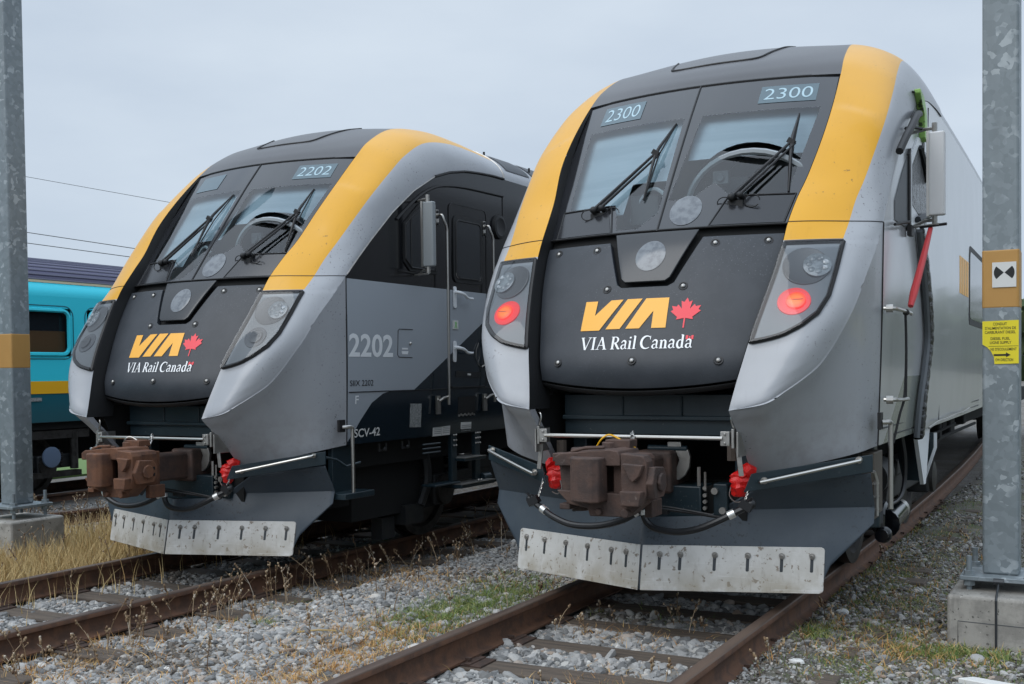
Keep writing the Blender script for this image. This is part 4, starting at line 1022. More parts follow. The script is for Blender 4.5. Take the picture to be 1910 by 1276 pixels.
# number displays behind the glass head band
def number_box(root, x0, x1, z0, z1, txt, side):
    mb = MB(); mb.grid(lambda u, v: (lambda x, z: (x, YS(x, z, -.004), z))(x0+(x1-x0)*u, z0+(z1-z0)*v), 6, 3); nb = obj('number_display', mb, 'number_screen', root)
    if txt: obj('train_number', text_mb(txt, (x0+.03, z0+.028, x1-.03, z1-.022), lambda a, b_: (a, YS(a, b_, -.006), b_), bold=-.006), 'number_glow', nb)
number_box(cabcar, .450, .822, 3.322, 3.462, '2300', 1)
number_box(cabcar, -.765, -.41, 3.322, 3.478, '2300', -1)
number_box(loco, .462, .818, 3.330, 3.470, '2202', 1)
number_box(loco, -.765, -.41, 3.322, 3.478, None, -1)

# ---------------- locomotive body
body_side(loco, 'loco_side_paint', 20.5, False)
rf = rear_roof(loco, 'light_grey_paint', 20.5, False)
mb = MB()
for k in range(2):
    mb.grid(lambda u, v: (lambda p: (p[0]+.004, 4.22+.62*k+v*.52, p[2]+.006))(cross(21, .25+.50*(1-u))), 8, 4)
obj('roof_grille', mb, 'hood_grey', rf)
mb = MB(); mb.tube([(.2, 3.3, 3.96), (.2, 3.3, 4.06)], .012, 6); mb.tube([(1.0, 4.3, 3.86), (1.0, 4.3, 3.93)], .012, 6); mb.tube([(1.22, 4.9, 3.76), (1.22, 4.9, 3.83)], .012, 6); mb.box((.45, 3.6, 3.99), (.35, .2, .03)); obj('roof_aerial', mb, 'black_matt', rf)
mb = MB()
for s in (1, -1): mb.tube([(s*1.347, y, arch(y)+.003) for y in np.linspace(1.45, 2.80, 24)], .006, 6)
obj('window_trim', mb, 'stainless_dull', loco)
mb = MB()
for s in (1, -1): mb.tube([(s*1.350, y, arch(y)+.004) for y in np.linspace(2.80, 4.1, 16)], .013, 6); mb.tube([(s*1.352, y, z) for y, z in ((2.166, 2.948), (2.297, 3.043), (2.493, 3.176), (2.694, 3.279), (2.928, 3.345), (3.338, 3.385), (4.07, 3.40))], .0125, 6, sub=3)
mb.tube([X(4.068, 3.40, .002), X(4.068, 3.15, .002)], .005, 5)
for z in (1.447,):
    mb.tube([X(1.48, z, .001), X(3.9, z, .001)], .005, 5)
obj('drip_rail', mb, 'black_matt', loco)
# quarter window
def side_panel(name, pts, mat, parent, out=.004, th=.01, bevel=0.):
    mb = MB(); mb.prism(pts, lambda a, b_, h: X(a, b_, h), -th, out); return obj(name, mb, mat, parent, bevel=bevel)
def rr(y0, z0, y1, z1, r, n=5):
    out = []
    for cx, cy, a0 in ((y1-r, z1-r, 0), (y0+r, z1-r, 90), (y0+r, z0+r, 180), (y1-r, z0+r, 270)):
        out += [(cx+r*math.cos(R(a0+90*k/n)), cy+r*math.sin(R(a0+90*k/n))) for k in range(n+1)]
    return out
qw = [(2.262, 2.590), (2.262, 2.925), (2.50, 3.115), (2.58, 3.150), (2.80, 3.150), (2.80, 2.51), (2.36, 2.51)]
w = side_panel('cab_side_window', qw[::-1], 'black_matt', loco, out=.012)
qw2 = [(a*.90+.1*2.53, b_*.90+.1*2.83) for a, b_ in qw]
g = side_panel('side_pane', qw2[::-1], 'coach_glass', w, out=.014)
mb = MB(); mb.tube([X(a, b_, .014) for a, b_ in qw2+qw2[:1]], .008, 5); mb.tube([X(2.375, 2.55, .016), X(2.375, 2.98, .016)], .007, 5); obj('side_window_frame', mb, 'rubber', w)
# mirror (both trains)
def mirror(root, face='mirror_grey'):
    mb = MB(); mb.box((1.528, 2.41, 2.83), (.115, .055, .575)); o = obj('side_mirror', mb, face, root, bevel=.012, label='narrow grey folding side mirror')
    mb = MB(); mb.box((1.528, 2.445, 2.83), (.085, .02, .53)); obj('mirror_glass', mb, 'stainless_dull', o)
    mb = MB(); mb.box((1.475, 2.405, 2.83), (.016, .075, .585)); obj('mirror_edge', mb, 'stainless', o)
    mb = MB()
    for z, dz in ((3.145, .0), (2.515, -.03)): mb.tube([(1.35, 2.50, z+dz), (1.45, 2.43, z), (1.53, 2.41, z)], .012, 6); mb.cyl((1.515, 2.41, z-.03), (1.515, 2.41, z+.035), .018, n=8)
    mb.tube([(1.36, 2.42, 2.475), (1.55, 2.36, 2.478)], .008, 6)
    obj('mirror_bracket', mb, 'stainless_dull', o)
mirror(loco)
for o in loco.children:
    if o.name.startswith('side_mirror'): setmat(o, 'mirror_dark')
# cab door
dm = MB(); dm.prism(rr(3.03, 1.46, 3.72, 3.205, .06), lambda a, b_, h: X(a, b_, h), -.01, .006)
dme = dm.mesh('door', ['loco_side_paint']); 
ul = dme.uv_layers[0]
for lp in dme.loops: ul.data[lp.index].uv = (dme.vertices[lp.vertex_index].co.y, dme.vertices[lp.vertex_index].co.z)
door = obj('cab_door', dme, 'x', loco)
mb = MB(); mb.tube([X(a, b_, .006) for a, b_ in rr(3.03, 1.46, 3.72, 3.205, .06)]+[X(3.72, 3.145, .006)], .006, 5); obj('door_gap', mb, 'rubber', door)
wf = side_panel('door_window_frame', rr(3.09, 2.46, 3.64, 3.10, .07), 'black_matt', door, out=.014)
side_panel('door_pane', rr(3.145, 2.515, 3.585, 3.045, .05), 'coach_glass', wf, out=.009, th=.004).location.x = .008
mb = MB(); mb.tube([X(a, b_, .016) for a, b_ in rr(3.135, 2.505, 3.595, 3.055, .055)]+[X(3.595, 3.0, .016)], .009, 6); obj('door_window_seal', mb, 'rubber', wf)
mb = MB(); mb.tube([X(a, b_, .015) for a, b_ in rr(3.13, 2.50, 3.60, 2.6, .05)[12:24]], .004, 5); obj('window_highlight', mb, 'stainless_dull', wf)
for z, h0, h1 in ((2.325, 2.215, 2.42), (1.80, 1.70, 1.90)):
    mb = MB(); mb.prism(rr(3.085, h0, 3.135, h1, .02), lambda a, b_, h: X(a, b_, h), .004, .014); mb.tube([X(3.11, z+.04, .015), X(3.12, z+.035, .05), X(3.20, z+.02, .06), X(3.28, z-.01, .055), X(3.375, z-.012, .05)], [.018, .016, .014, .013, .012], 8, sub=3); obj('door_handle', mb, 'marking_grey', door)
side_panel('exit_sticker', [(3.08, 2.013), (3.172, 2.013), (3.172, 2.097), (3.08, 2.097)], 'label_white', door, out=.0075)
mb = MB(); mb.prism([(3.10, 2.02), (3.12, 2.02), (3.125, 2.05), (3.14, 2.02), (3.155, 2.022), (3.14, 2.055), (3.15, 2.07), (3.13, 2.088), (3.11, 2.082), (3.115, 2.055)], lambda a, b_, h: X(a, b_, h), .007, .009); obj('exit_symbol', mb, 'label_green', door)
side_panel('door_latch_strip', [(3.14, 1.56), (3.60, 1.545), (3.60, 1.60), (3.14, 1.615)], 'bogie_dark', door, out=.009)
side_panel('latch_label', [(3.35, 1.572), (3.41, 1.570), (3.41, 1.588), (3.35, 1.59)], 'label_white', door, out=.0105)
# door grab rails
for (y0, z0, z1) in ((2.845, 3.06, 1.27), (3.705, 3.05, 1.27)):
    mb = MB(); mb.tube([(1.36, y0-.02, z0), (1.40, y0-.02, z0), (1.415, y0-.01, z0-.05), (1.42, y0+.03, z0-.12), (1.42, y0+.035, z0-.3), (1.42, y0+.035, z1+.14), (1.41, y0+.03, z1+.11), (1.40, y0-.03, z1+.095), (1.37, y0-.05, z1+.07)], .0125, 8, sub=3)
    mb.box((1.352, y0-.035, z0-.02), (.02, .05, .14)); mb.box((1.352, y0-.05, z1+.03), (.02, .06, .17)); obj('grab_rail', mb, 'stainless', loco)
    mb = MB()
    for dz in (-.06, 0, .05): mb.cyl((1.36, y0-.035, z0-.02+dz), (1.372, y0-.035, z0-.02+dz), .014, n=8)
    obj('rail_bolt', mb, 'rubber', loco)
mb = MB(); mb.tube([X(3.635, 1.92, .02), X(3.66, 1.90, .05), X(3.71, 1.845, .06), X(3.70, 1.76, .06), X(3.64, 1.68, .05), X(3.60, 1.655, .02)], .009, 6); mb.tube([X(3.55, 1.89, .01), X(3.50, 1.82, .012), X(3.50, 1.74, .012), X(3.59, 1.655, .01)], .004, 5); obj('door_chain', mb, 'stainless', loco)
mb = MB(); mb.lathe(X(3.975, 3.075), (1, 0, 0), [(0, .125), (.03, .12), (.035, .09), (.03, .08), (.03, .01)], 24); obj('round_cover', mb, 'black_matt', loco)
# side markings
T = lambda s, y0, z0, y1, z1, mat, bold=.0, nm='marking': obj(nm, text_mb(s, (y0, z0, y1, z1), lambda a, b_: X(a, b_, .0022), bold), mat, loco)
T('2202', 1.470, 1.739, 2.100, 1.935, 'marking_grey', .022, 'fleet_number'); T('SIIX 2202', 1.490, 1.497, 1.817, 1.546, 'marking_black', .004, 'reporting_mark')
T('F', 1.567, 1.348, 1.614, 1.417, 'marking_grey', .015, 'front_mark'); T('SCV-42', 1.565, 1.066, 1.930, 1.138, 'label_white', .014, 'class_mark')
mb = MB(); mb.tube([X(2.40, 1.74, .001), X(2.19, 1.742, .001), X(2.172, 1.76, .001), X(2.176, 1.975, .001), X(2.195, 1.989, .001), X(2.405, 1.990, .001)], .0035, 5); obj('access_flap', mb, 'rubber', loco)
mb = MB(); mb.ball(X(2.365, 1.865, .004), .014, 6); obj('flap_lock', mb, 'stainless', loco)
mb = MB()
for y0, y1, z in ((2.24, 2.33, 1.818), (2.235, 2.335, 1.79), (2.24, 2.33, 1.776)): mb.prism([(y0, z-.008), (y1, z-.008), (y1, z+.006), (y0, z+.006)], lambda a, b_, h: X(a, b_, h), 0, .002)
obj('flap_note', mb, 'marking_grey', loco)
p_ = side_panel('data_plate', [(2.385, 1.112), (2.563, 1.105), (2.563, 1.320), (2.385, 1.325)], 'label_grey', loco)
side_panel('notice_plate', [(2.772, 1.008), (2.915, 1.008), (2.915, 1.090), (2.772, 1.088)], 'label_white', loco); side_panel('notice_plate', [(2.925, 1.008), (3.066, 1.008), (3.066, 1.094), (2.925, 1.090)], 'label_white', loco)
side_panel('notice_plate', [(3.266, 1.052), (3.456, 1.046), (3.456, 1.112), (3.266, 1.116)], 'label_white', loco)
mb = MB()
for y0, y1 in ((2.78, 2.905), (2.935, 3.055), (3.275, 3.445)):
    for z in (1.025, 1.042, 1.060, 1.076): mb.prism([(y0, z+.004), (y1, z+.004), (y1, z+.010), (y0, z+.010)], lambda a, b_, h: X(a, b_, h), .004, .0055)
obj('notice_lines', mb, 'label_grey', loco)
side_panel('step_recess', [(3.203, 1.20), (3.527, 1.20), (3.527, 1.365), (3.203, 1.365)], 'void_black', loco, out=.003)
mb = MB(); 
for k in range(9): mb.box(X(3.22+.035*k, 1.185+.008*(k % 2), .006), (.006, .022, .02))
obj('step_tread', mb, 'stainless_dull', loco)
# lower front grab rail, step board
def corner_rail(root):
    mb = MB(); mb.tube([(1.345, 1.36, 1.165), (1.372, 1.385, 1.165), (1.385, 1.43, 1.160), (1.385, 1.44, 1.10), (1.385, 1.44, .622)], .0155, 10, sub=3); o = obj('corner_handrail', mb, 'stainless', root)
    mb = MB(); mb.box((1.338, 1.355, 1.175), (.02, .08, .10)); obj('handrail_bracket', mb, 'rubber', o)
corner_rail(loco); corner_rail(cabcar)
mb = MB(); mb.box((1.30, 1.50, .60), (.22, .40, .05)); mb.box((1.22, 1.50, .80), (.05, .30, .42)); mb.tube([(1.28, 1.20, .93), (1.30, 1.33, .90), (1.33, 1.42, .84), (1.34, 1.60, .86)], .012, 6); obj('front_step', mb, 'teal_black_paint', loco, bevel=.006)
# underframe, bogies, ladder
mb = MB(); mb.box((.1, 2.6, .58), (1.9, 1.5, .55)); mb.box((0, 10.9, .90), (2.3, 18.6, .22)); mb.box((0, 9.5, .62), (2.2, 4.5, .5)); mb.box((0, 2.3, .95), (1.9, 1.4, .12)); obj('underframe', mb, 'void_black', loco)
bogie(loco, 4.55, wb=2.6, half=.7525, side=.98); bogie(loco, 16.0, wb=2.6, side=.98)
mb = MB()
for y in (3.16, 3.60): mb.box((1.27, y, .76), (.05, .09, .52))
mb.box((1.30, 3.40, .51), (.24, .62, .035)); mb.box((1.30, 3.38, .76), (.20, .40, .03)); mb.box((1.26, 2.97, .545), (.16, .45, .02)); mb.cyl((1.30, 3.66, .545), (1.30, 3.80, .545), .045)
for z in (.86, .90, .94): mb.tube([(1.30, 2.60, z), (1.30, 2.9, z)], .01, 5)
obj('cab_ladder', mb, 'teal_black_paint', loco, bevel=.006)
mb = MB()
for y in (3.14, 3.18, 3.55, 3.59, 3.63):
    for z in (.90, .95, 1.0): mb.ball((1.305, y, z), .010, 4)
for y in (3.4, 3.45): mb.ball((1.42, y, .55), .012, 4)
mb.box((1.30, 3.38, .777), (.21, .40, .006)); mb.box((1.31, 3.4, .531), (.245, .62, .006))
obj('ladder_bolt', mb, 'stainless_dull', loco)
mb = MB()
for y in (2.03, 2.38): mb.tube([(1.26, y-.05, .99), (1.26, y-.05, .93), (1.26, y+.05, .93), (1.26, y+.05, .99)], .012, 6); mb.ball((1.28, y, .94), .016, 5)
mb.tube([(1.1, 2.9, .95), (1.12, 2.95, .6), (1.1, 2.85, .35)], .045, 8, sub=3); mb.box((1.0, 2.75, .28), (.2, .3, .18)); mb.box((.95, 2.45, .18), (.12, .2, .2))
obj('brake_rigging', mb, 'bogie_dark', loco)

# ---------------- cab car body
body_side(cabcar, 'cab_car_side_paint', 25., True); rear_roof(cabcar, 'light_grey_paint', 25., True)
XB = lambda y, z, o=0.: (sidex(y, z)+o+bendx(y), y, z)
mirror(cabcar)
def bpanel(name, pts, mat, parent, out=.004, th=.01, bevel=0.):
    mb = MB(); mb.prism(pts, lambda a, b_, h: XB(a, b_, h), -th, out); return obj(name, mb, mat, parent, bevel=bevel)
# quarter window in grey, opening lined with crumpled black film
bpanel('quarter_window', [(1.83, 2.46), (2.335, 2.46), (2.335, 2.96), (2.10, 2.80), (1.83, 2.59)], 'cab_mid', cabcar, out=.006)
bpanel('quarter_window_edge', [(2.335, 2.45), (2.40, 2.45), (2.40, 3.02), (2.335, 2.97)], 'rubber', cabcar, out=.02)
fr_ = bpanel('opening_frame', [(2.40, 2.50), (3.22, 2.50), (3.22, 3.20), (2.80, 3.17), (2.40, 2.93)], 'marking_grey', cabcar, out=.010)
o_ = bpanel('film_sheet', [(2.52, 2.64), (3.19, 2.56), (3.19, 3.12), (2.80, 3.10), (2.52, 2.93)], 'tape_black', fr_, out=.013)
mb = MB(); mb.tube([XB(2.82, 3.10, .02), XB(3.05, 2.98, .03), XB(3.18, 2.9, .03)], .02, 6, sub=3); mb.tube([XB(2.62, 2.55, .03), XB(2.85, 2.60, .05), XB(3.1, 2.64, .05)], .025, 6, sub=3); obj('film_fold', mb, 'hood_grey', fr_)
mb = MB(); mb.tube([(1.375, 1.85, 2.905), (1.39, 2.0, 3.02), (1.40, 2.14, 3.105), (1.40, 2.35, 3.215), (1.385, 2.56, 3.285), (1.36, 2.80, 3.335)], .026, 8, sub=4); obj('air_duct_hose', mb, 'rubber', cabcar)
mb = MB(); mb.tube([(1.43, 2.45, 3.155), (1.38, 2.3, 3.145), (1.36, 2.2, 3.12)], .012, 6); mb.tube([(1.40, 2.10, 2.475), (1.38, 1.85, 2.44), (1.37, 1.70, 2.415)], .010, 6); mb.tube([(1.42, 2.40, 2.47), (1.60, 2.35, 2.475)], .010, 6); mb.box((1.37, 2.32, 2.44), (.03, .10, .07)); obj('mirror_hinge', mb, 'rubber', cabcar)
mb = MB(); mb.prism([(3.22, 3.53), (3.40, 3.51), (3.50, 3.44), (3.56, 3.36), (3.53, 3.20), (3.44, 3.22), (3.43, 3.38), (3.33, 3.42), (3.22, 3.50)], lambda a, b_, h: (1.352+h, a-.55, b_-.04), -.01, .035); obj('cable_coupling', mb, 'lime_plastic', cabcar, bevel=.006)
mb = MB(); mb.tube([XB(2.98, 3.42, .01), XB(2.98, 3.06, .01)], .007, 5); mb.tube([XB(3.02, 3.50, .012), XB(3.06, 3.3, .012), XB(3.05, 3.1, .012)], .006, 5); mb.tube([(1.345, 2.6, 3.455), (1.34, 2.95, 3.52), (1.335, 3.2, 3.53)], .008, 5); obj('loose_cable', mb, 'rubber', cabcar)
# black taped conduit down the side
mb = MB()
pth = [(3.05, 2.48), (3.22, 2.25), (3.42, 1.95), (3.52, 1.72), (3.44, 1.5), (3.30, 1.28), (3.24, 1.12), (3.22, .98)]
P = smooth_path([Vector(XB(a-.22, b_, .03)) for a, b_ in pth], 8)
mb.tube([p+Vector((.004*math.sin(k*1.9), .006*math.sin(k*2.7), 0)) for k, p in enumerate(P)], [.060, .075, .080, .066, .052, .056, .06, .045], 10)
mb.v = [(a_-(a_-1.345)*.45 if a_ > 1.36 else a_, b_, c_) for a_, b_, c_ in mb.v]
cd = obj('taped_conduit', mb, 'tape_black', cabcar, angle=30)
mb = MB(); mb.tube([p+Vector((.0, -.13, 0)) for p in P], .024, 6); obj('conduit_edge', mb, 'cab_mid', cd)
# rungs
for (z, y1) in ((1.868, 2.13), (1.302, 2.00)):
    mb = MB(); z2 = z; mb.tube([(1.345, 1.44, z), (1.395, 1.45, z), (1.415, 1.50, z-.002), (1.42, 1.60, z-.004), (1.42, y1-.15, z-.008), (1.40, y1, z-.010)], .0125, 8, sub=3); mb.cyl((1.36, 1.44, z), (1.40, 1.445, z), .026, n=10); obj('side_rung', mb, 'stainless', cabcar)
mb = MB(); 
for y in (3.38, 4.30): mb.tube([XB(y, 1.05, .001), XB(y, 3.5, .001)], .005, 5)
mb.tube([XB(2.0, 1.055, .003), XB(8, 1.055, .003)], .006, 5); mb.tube([XB(1.5, 1.115, .003), XB(8, 1.115, .003)], .006, 5)
obj('side_panel_gap', mb, 'rubber', cabcar)
mb = MB(); mb.tube([XB(3.5, 1.02, .03), XB(4.0, 1.05, .04), XB(4.6, 1.045, .03), XB(5.4, 1.06, .04), XB(6.0, 1.05, .03), XB(6.6, 1.07, .03)], .009, 5, sub=3); obj('cable_run', mb, 'stainless_dull', cabcar)
# partly hidden side logo and a window frame further back
mb = MB()
for k in range(4):
    y0 = 5.55+.22*k; mb.prism([(y0, 2.20), (y0+.17, 2.20), (y0+.17, 2.555), (y0, 2.555)], lambda a, b_, h: XB(a, b_, h), -.005, .002)
obj('side_logo', mb, 'logo_yellow', cabcar)
for y in (6.45, 10.2, 13.9, 17.5):
    wf = bpanel('passenger_window', rr(y, 1.93, y+2.2, 2.74, .12), 'rubber', cabcar, out=.004); bpanel('window_pane', rr(y+.06, 1.99, y+2.14, 2.68, .10), 'coach_glass', wf, out=.006)
# underframe of the cab car
mb = MB(); mb.box((-.25, 13.0, .85), (2.0, 22, .30)); mb.box((0, 2.4, .92), (1.9, 1.6, .12)); obj('underframe', mb, 'void_black', cabcar)
bogie(cabcar, 4.2, wb=2.4, side=.95); b2 = bogie(cabcar, 20.5, wb=2.4, side=.95)
b2.location.x = bendx(20.5)
mb = MB(); mb.box((1.245, 1.585, .77), (.08, .28, .40)); mb.box((1.20, 1.585, .555), (.12, .30, .05)); st = obj('step_panel', mb, 'brown_wood_panel', cabcar, bevel=.006)
mb = MB(); mb.tube([(1.295, 1.36, .86), (1.305, 1.40, .80), (1.305, 1.40, .58)], .016, 6); 
for z in (.78, .70, .62): mb.box((1.30, 1.41, z), (.03, .06, .012))
obj('rubber_edge', mb, 'stainless_dull', st)
mb = MB(); mb.box((1.16, 2.02, .78), (.06, .12, .50)); mb.cyl((1.16, 2.02, .42), (1.16, 2.02, .72), .06); obj('side_post', mb, 'teal_black_paint', cabcar, bevel=.01)
mb = MB(); mb.cyl((1.20, 2.35, .41), (1.17, 2.95, .42), .085); mb.cyl((1.20, 2.33, .41), (1.20, 2.30, .41), .10); mb.ball((1.22, 2.12, .36), .06, 6); mb.cyl((1.22, 2.10, .36), (1.22, 2.04, .36), .045); mb.tube([(1.2, 2.12, .40), (1.2, 2.14, .52), (1.2, 2.25, .55)], .03, 8, sub=3); o = obj('air_reservoir', mb, 'black_gloss', cabcar)
mb = MB(); mb.cyl((1.18, 2.62, .415), (1.16, 3.10, .42), .082, n=20); obj('reservoir_sleeve', mb, 'stainless', o)
mb = MB(); mb.cyl((1.08, 2.35, .72), (1.08, 2.65, .74), .13, n=20); obj('equipment_drum', mb, 'bogie_dark', cabcar)
mb = MB()
for d in (0, .03, .06): mb.tube([(1.24, 2.72+d, 1.0), (1.25, 2.80+d, .82), (1.24, 2.80+d, .62), (1.22, 2.62+d, .53), (1.15, 2.2, .52)], .013, 6, sub=4)
obj('cable_bundle', mb, 'hose_rubber', cabcar)
mb = MB(); mb.prism([(3.25, 1.0), (3.95, 1.0), (3.72, .56), (3.62, .56)], lambda a, b_, h: (1.27+h, a, b_), -.03, .0); obj('side_skirt', mb, 'marking_grey', cabcar)
mb = MB(); mb.prism([(.98, .96), (1.31, .96), (1.31, .84), (1.22, .56), (1.06, .56)], lambda a, b_, h: (a, h, b_), 3.92, 3.94); sk = obj('skirt_panel', mb, 'teal_black_paint', cabcar)
mb = MB(); mb.tube([(1.315, 3.93, .96), (1.315, 3.93, .84), (1.225, 3.93, .56)], .016, 4); obj('skirt_edge', mb, 'marking_grey', sk)
mb = MB()
for k in range(9):
    h_ = rng.uniform(.10, .26); mb.box((1.10+bendx(4.6)-rng.uniform(0, .12), 4.15+.40*k, .99-h_/2), (.2, rng.uniform(.14, .34), h_))
mb.tube([(1.15, 4.0, .80), (1.14, 6.0, .82), (1.10, 9, .80)], .02, 6); mb.tube([(1.2, 4.0, .92), (1.18, 5, .90), (1.2, 6.2, .93)], .015, 6)
obj('underfloor_box', mb, 'void_black', cabcar, bevel=.02)
# red strap and rope tied to the upper rung
rs = MB(); rs.tube([(1.49, 2.40, 2.46), (1.47, 2.20, 2.24), (1.445, 1.96, 1.99), (1.435, 1.89, 1.90)], [.016, .022, .026, .018], 8); strap = obj('red_strap', rs, 'red_strap')
tag(strap, 'red strap hanging from the side mirror down to the upper rung of train 2300', 'strap')
mb = MB(); mb.tube([(1.42, 1.78, 1.87), (1.425, 1.78, 1.6), (1.42, 1.74, 1.32), (1.40, 1.68, 1.2), (1.37, 1.62, 1.02)], .009, 6, sub=4); mb.tube([(1.42, 1.79, 1.85), (1.43, 1.76, 1.6), (1.43, 1.74, 1.31)], .006, 5, sub=3); mb.ball((1.425, 1.78, 1.855), .022, 5)
tag(obj('black_rope', mb, 'rope_black'), 'thin black rope tied between the two side rungs of train 2300', 'rope')
# ================================================================== turquoise coach behind, on the far track
CX = -10.72
coach = thing('passenger_coach', 'turquoise coach with dark blue ribbed roof and gold stripe behind the left steel post', 'train', (CX-1.45, 0, -.25))
def cbox(y0, y1, z0, z1, x=1.45, th=.06): return ((x-th/2, (y0+y1)/2, (z0+z1)/2), (th, y1-y0, z1-z0))
YA, YB = -9., 14.
CZ = .25
wins = [y for y in (-7.9, -5.35, -2.75, -.15, 2.45, 5.62, 8.2, 10.8)]
for s in (1, -1):
    mb = MB(); zs = [(1.68, 1.447), (2.72, 3.14)]
    mb.add([(s*1.45, YA, z+CZ) for z in (1.447, 1.80)]+[(s*1.45, YB, z+CZ) for z in (1.447, 1.80)], [(0, 2, 3, 1)])
    mb.add([(s*1.45, YA, z+CZ) for z in (2.49, 2.66)]+[(s*1.45, YB, z+CZ) for z in (2.49, 2.66)], [(0, 2, 3, 1)])
    mb.grid(lambda u, v: (s*(1.45-.10*(v)**2), YA+u*(YB-YA), 2.66+CZ+.20*v), 1, 6)
    edges = [YA]
    for y in wins: edges += [y, y+2.9 if False else y+2.0 if y != 2.45 else y+2.88]
    edges.append(YB)
    for i in range(0, len(edges), 2): mb.add([(s*1.45, edges[i], 1.80+CZ), (s*1.45, edges[i+1], 1.80+CZ), (s*1.45, edges[i+1], 2.49+CZ), (s*1.45, edges[i], 2.49+CZ)], [(0, 1, 2, 3)])
    obj('side_wall', mb, 'coach_turquoise', coach, angle=60)
    mb = MB(); mb.grid(lambda u, v: (s*(1.45-.06*(1-v)**2), YA+u*(YB-YA), .86+CZ+.408*v), 1, 4); obj('lower_side', mb, 'coach_teal', coach)
    mb = MB(); mb.box((s*1.452, (YA+YB)/2, 1.358+CZ), (.012, YB-YA, .178)); obj('gold_stripe', mb, 'coach_gold', coach)
    mb = MB(); mb.box((s*1.352, (YA+YB)/2, 2.875+CZ), (.02, YB-YA, .035)); obj('cream_line', mb, 'coach_cream', coach)
for y in wins:
    y1 = y+2.0 if y != 2.45 else y+2.88
    mb = MB(); P_ = rr(y+.04, 1.83, y1-.04, 2.46, .11); mb.tube([(1.455, a, b_+CZ) for a, b_ in P_]+[(1.455, *[P_[0][0], P_[0][1]+CZ])], .03, 6); wf = obj('window', mb, 'coach_turquoise', coach)
    mb = MB()
    # corner fillers keep the rounded opening
    mb.box((1.37, (y+y1)/2, 2.145+CZ), (.02, y1-y, .72)); obj('window_glass', mb, 'coach_glass', wf)
    mb = MB(); mb.box((1.384, (y+y1)/2, 1.985+CZ), (.004, y1-y-.1, .33)); mb.box((1.386, (y+y1)/2, 2.155+CZ), (.006, y1-y-.1, .018)); obj('window_reflection', mb, 'coach_brown_reflection', wf, label='brown reflection painted on the lower half of the pane')  # reflection in the glass, painted as thin brown boxes
    mb = MB(); mb.tube([(1.451, a, b_+CZ) for a, b_ in rr(y-.04, 1.765, y1+.04, 2.525, .15)]+[(1.451, y1+.04, 2.37+CZ)], .008, 5); obj('window_outline', mb, 'coach_teal', wf)
mb = MB(); n_ = 26; prof = [(1.36*math.cos(a), 2.86+CZ+.46*math.sin(a)) for a in np.linspace(0, math.pi, n_)]
mb.add([(a, y, b_) for y in (YA, YB) for a, b_ in prof], [(i, i+1, n_+i+1, n_+i) for i in range(n_-1)]+[tuple(range(n_)), tuple(range(n_, 2*n_))[::-1]]); rf = obj('roof', mb, 'coach_roof', coach, angle=40)
mb = MB()
for a in np.linspace(.10, math.pi-.10, 21):
    mb.tube([(1.365*math.cos(a), YA, 2.86+CZ+.465*math.sin(a)), (1.365*math.cos(a), YB, 2.86+CZ+.465*math.sin(a))], .013, 5)
obj('roof_ribs', mb, 'coach_rib', rf)
mb = MB(); mb.box((.35, 5.2, .86), (.12, 7.2, .80)); mb.box((.35, 3.2, .40), (.12, 3.4, .5)); mb.box((0, (YA+YB)/2, .80+CZ), (2.6, YB-YA, .10)); mb.box((0, 9, .5+CZ), (2.3, 3, .5)); mb.box((0, -2, .5+CZ), (2.3, 4, .5)); mb.box((0, YA, 1.9+CZ), (2.8, .1, 2.0)); mb.box((0, YB, 1.9+CZ), (2.8, .1, 2.0)); obj('underframe', mb, 'void_black', coach)
mb = MB(); mb.box((1.455, 4.55, 1.19+CZ), (.01, .5, .05)); obj('number_plate', mb, 'label_grey', coach)
bg2 = bogie(coach, 3.75, wb=2.56, side=1.12, rw=.46); bogie(coach, -6., wb=2.56, side=1.12)
mb = MB(); mb.lathe((1.33, 5.03, .60), (1, 0, 0), [(0, .15), (.03, .15), (.035, .13), (.035, .01)], 24); obj('axle_disc', mb, 'axle_blue', bg2)
mb = MB(); mb.cyl((1.25, 4.62, .35), (1.25, 4.62, .9), .07); mb.cyl((1.25, 5.5, .4), (1.25, 5.5, .95), .06); mb.box((1.22, 5.0, .92), (.14, 1.5, .12)); mb.box((1.22, 5.0, .34), (.14, 1.2, .08)); obj('bogie_damper', mb, 'wheel_steel', bg2)

# ================================================================== steel posts on concrete footings
def steel_post(name, x0, y0, w_, zb, zt, t0, t1, label, group):
    t = thing(name, label, 'post', (x0+w_/2, y0+w_/2, zb), 0, group); c = Vector((0, 0, 0)); h = w_/2
    mb = MB(); mb.box((0, 0, (zt-zb)/2), (w_, w_, zt-zb)); obj('post_tube', mb, 'galvanised_steel', t, bevel=.016, seg=3)
    mb = MB(); mb.box((0, 0, (t0+t1)/2-zb), (w_+.004, w_+.004, t1-t0)); obj('tan_band', mb, 'tan_band', t, bevel=.017, seg=3)
    mb = MB(); mb.box((0, 0, -.014), (w_*2.15, w_*2.15, .028)); pl = obj('base_plate', mb, 'galvanised_steel', t, bevel=.004)
    for sx in (-1, 1):
        for sy in (-1, 1):
            mb = MB(); p = Vector((sx*w_*.83, sy*w_*.83, 0)); mb.cyl(p+Vector((0, 0, -.12)), p+Vector((0, 0, .12)), .017, n=10); mb.cyl(p+Vector((0, 0, 0)), p+Vector((0, 0, .03)), .034, n=6); mb.cyl(p+Vector((0, 0, -.065)), p+Vector((0, 0, -.03)), .036, n=6); mb.cyl(p+Vector((0, 0, 0)), p+Vector((0, 0, .005)), .042, n=14); obj('anchor_bolt', mb, 'galvanised_steel', pl)
    return t
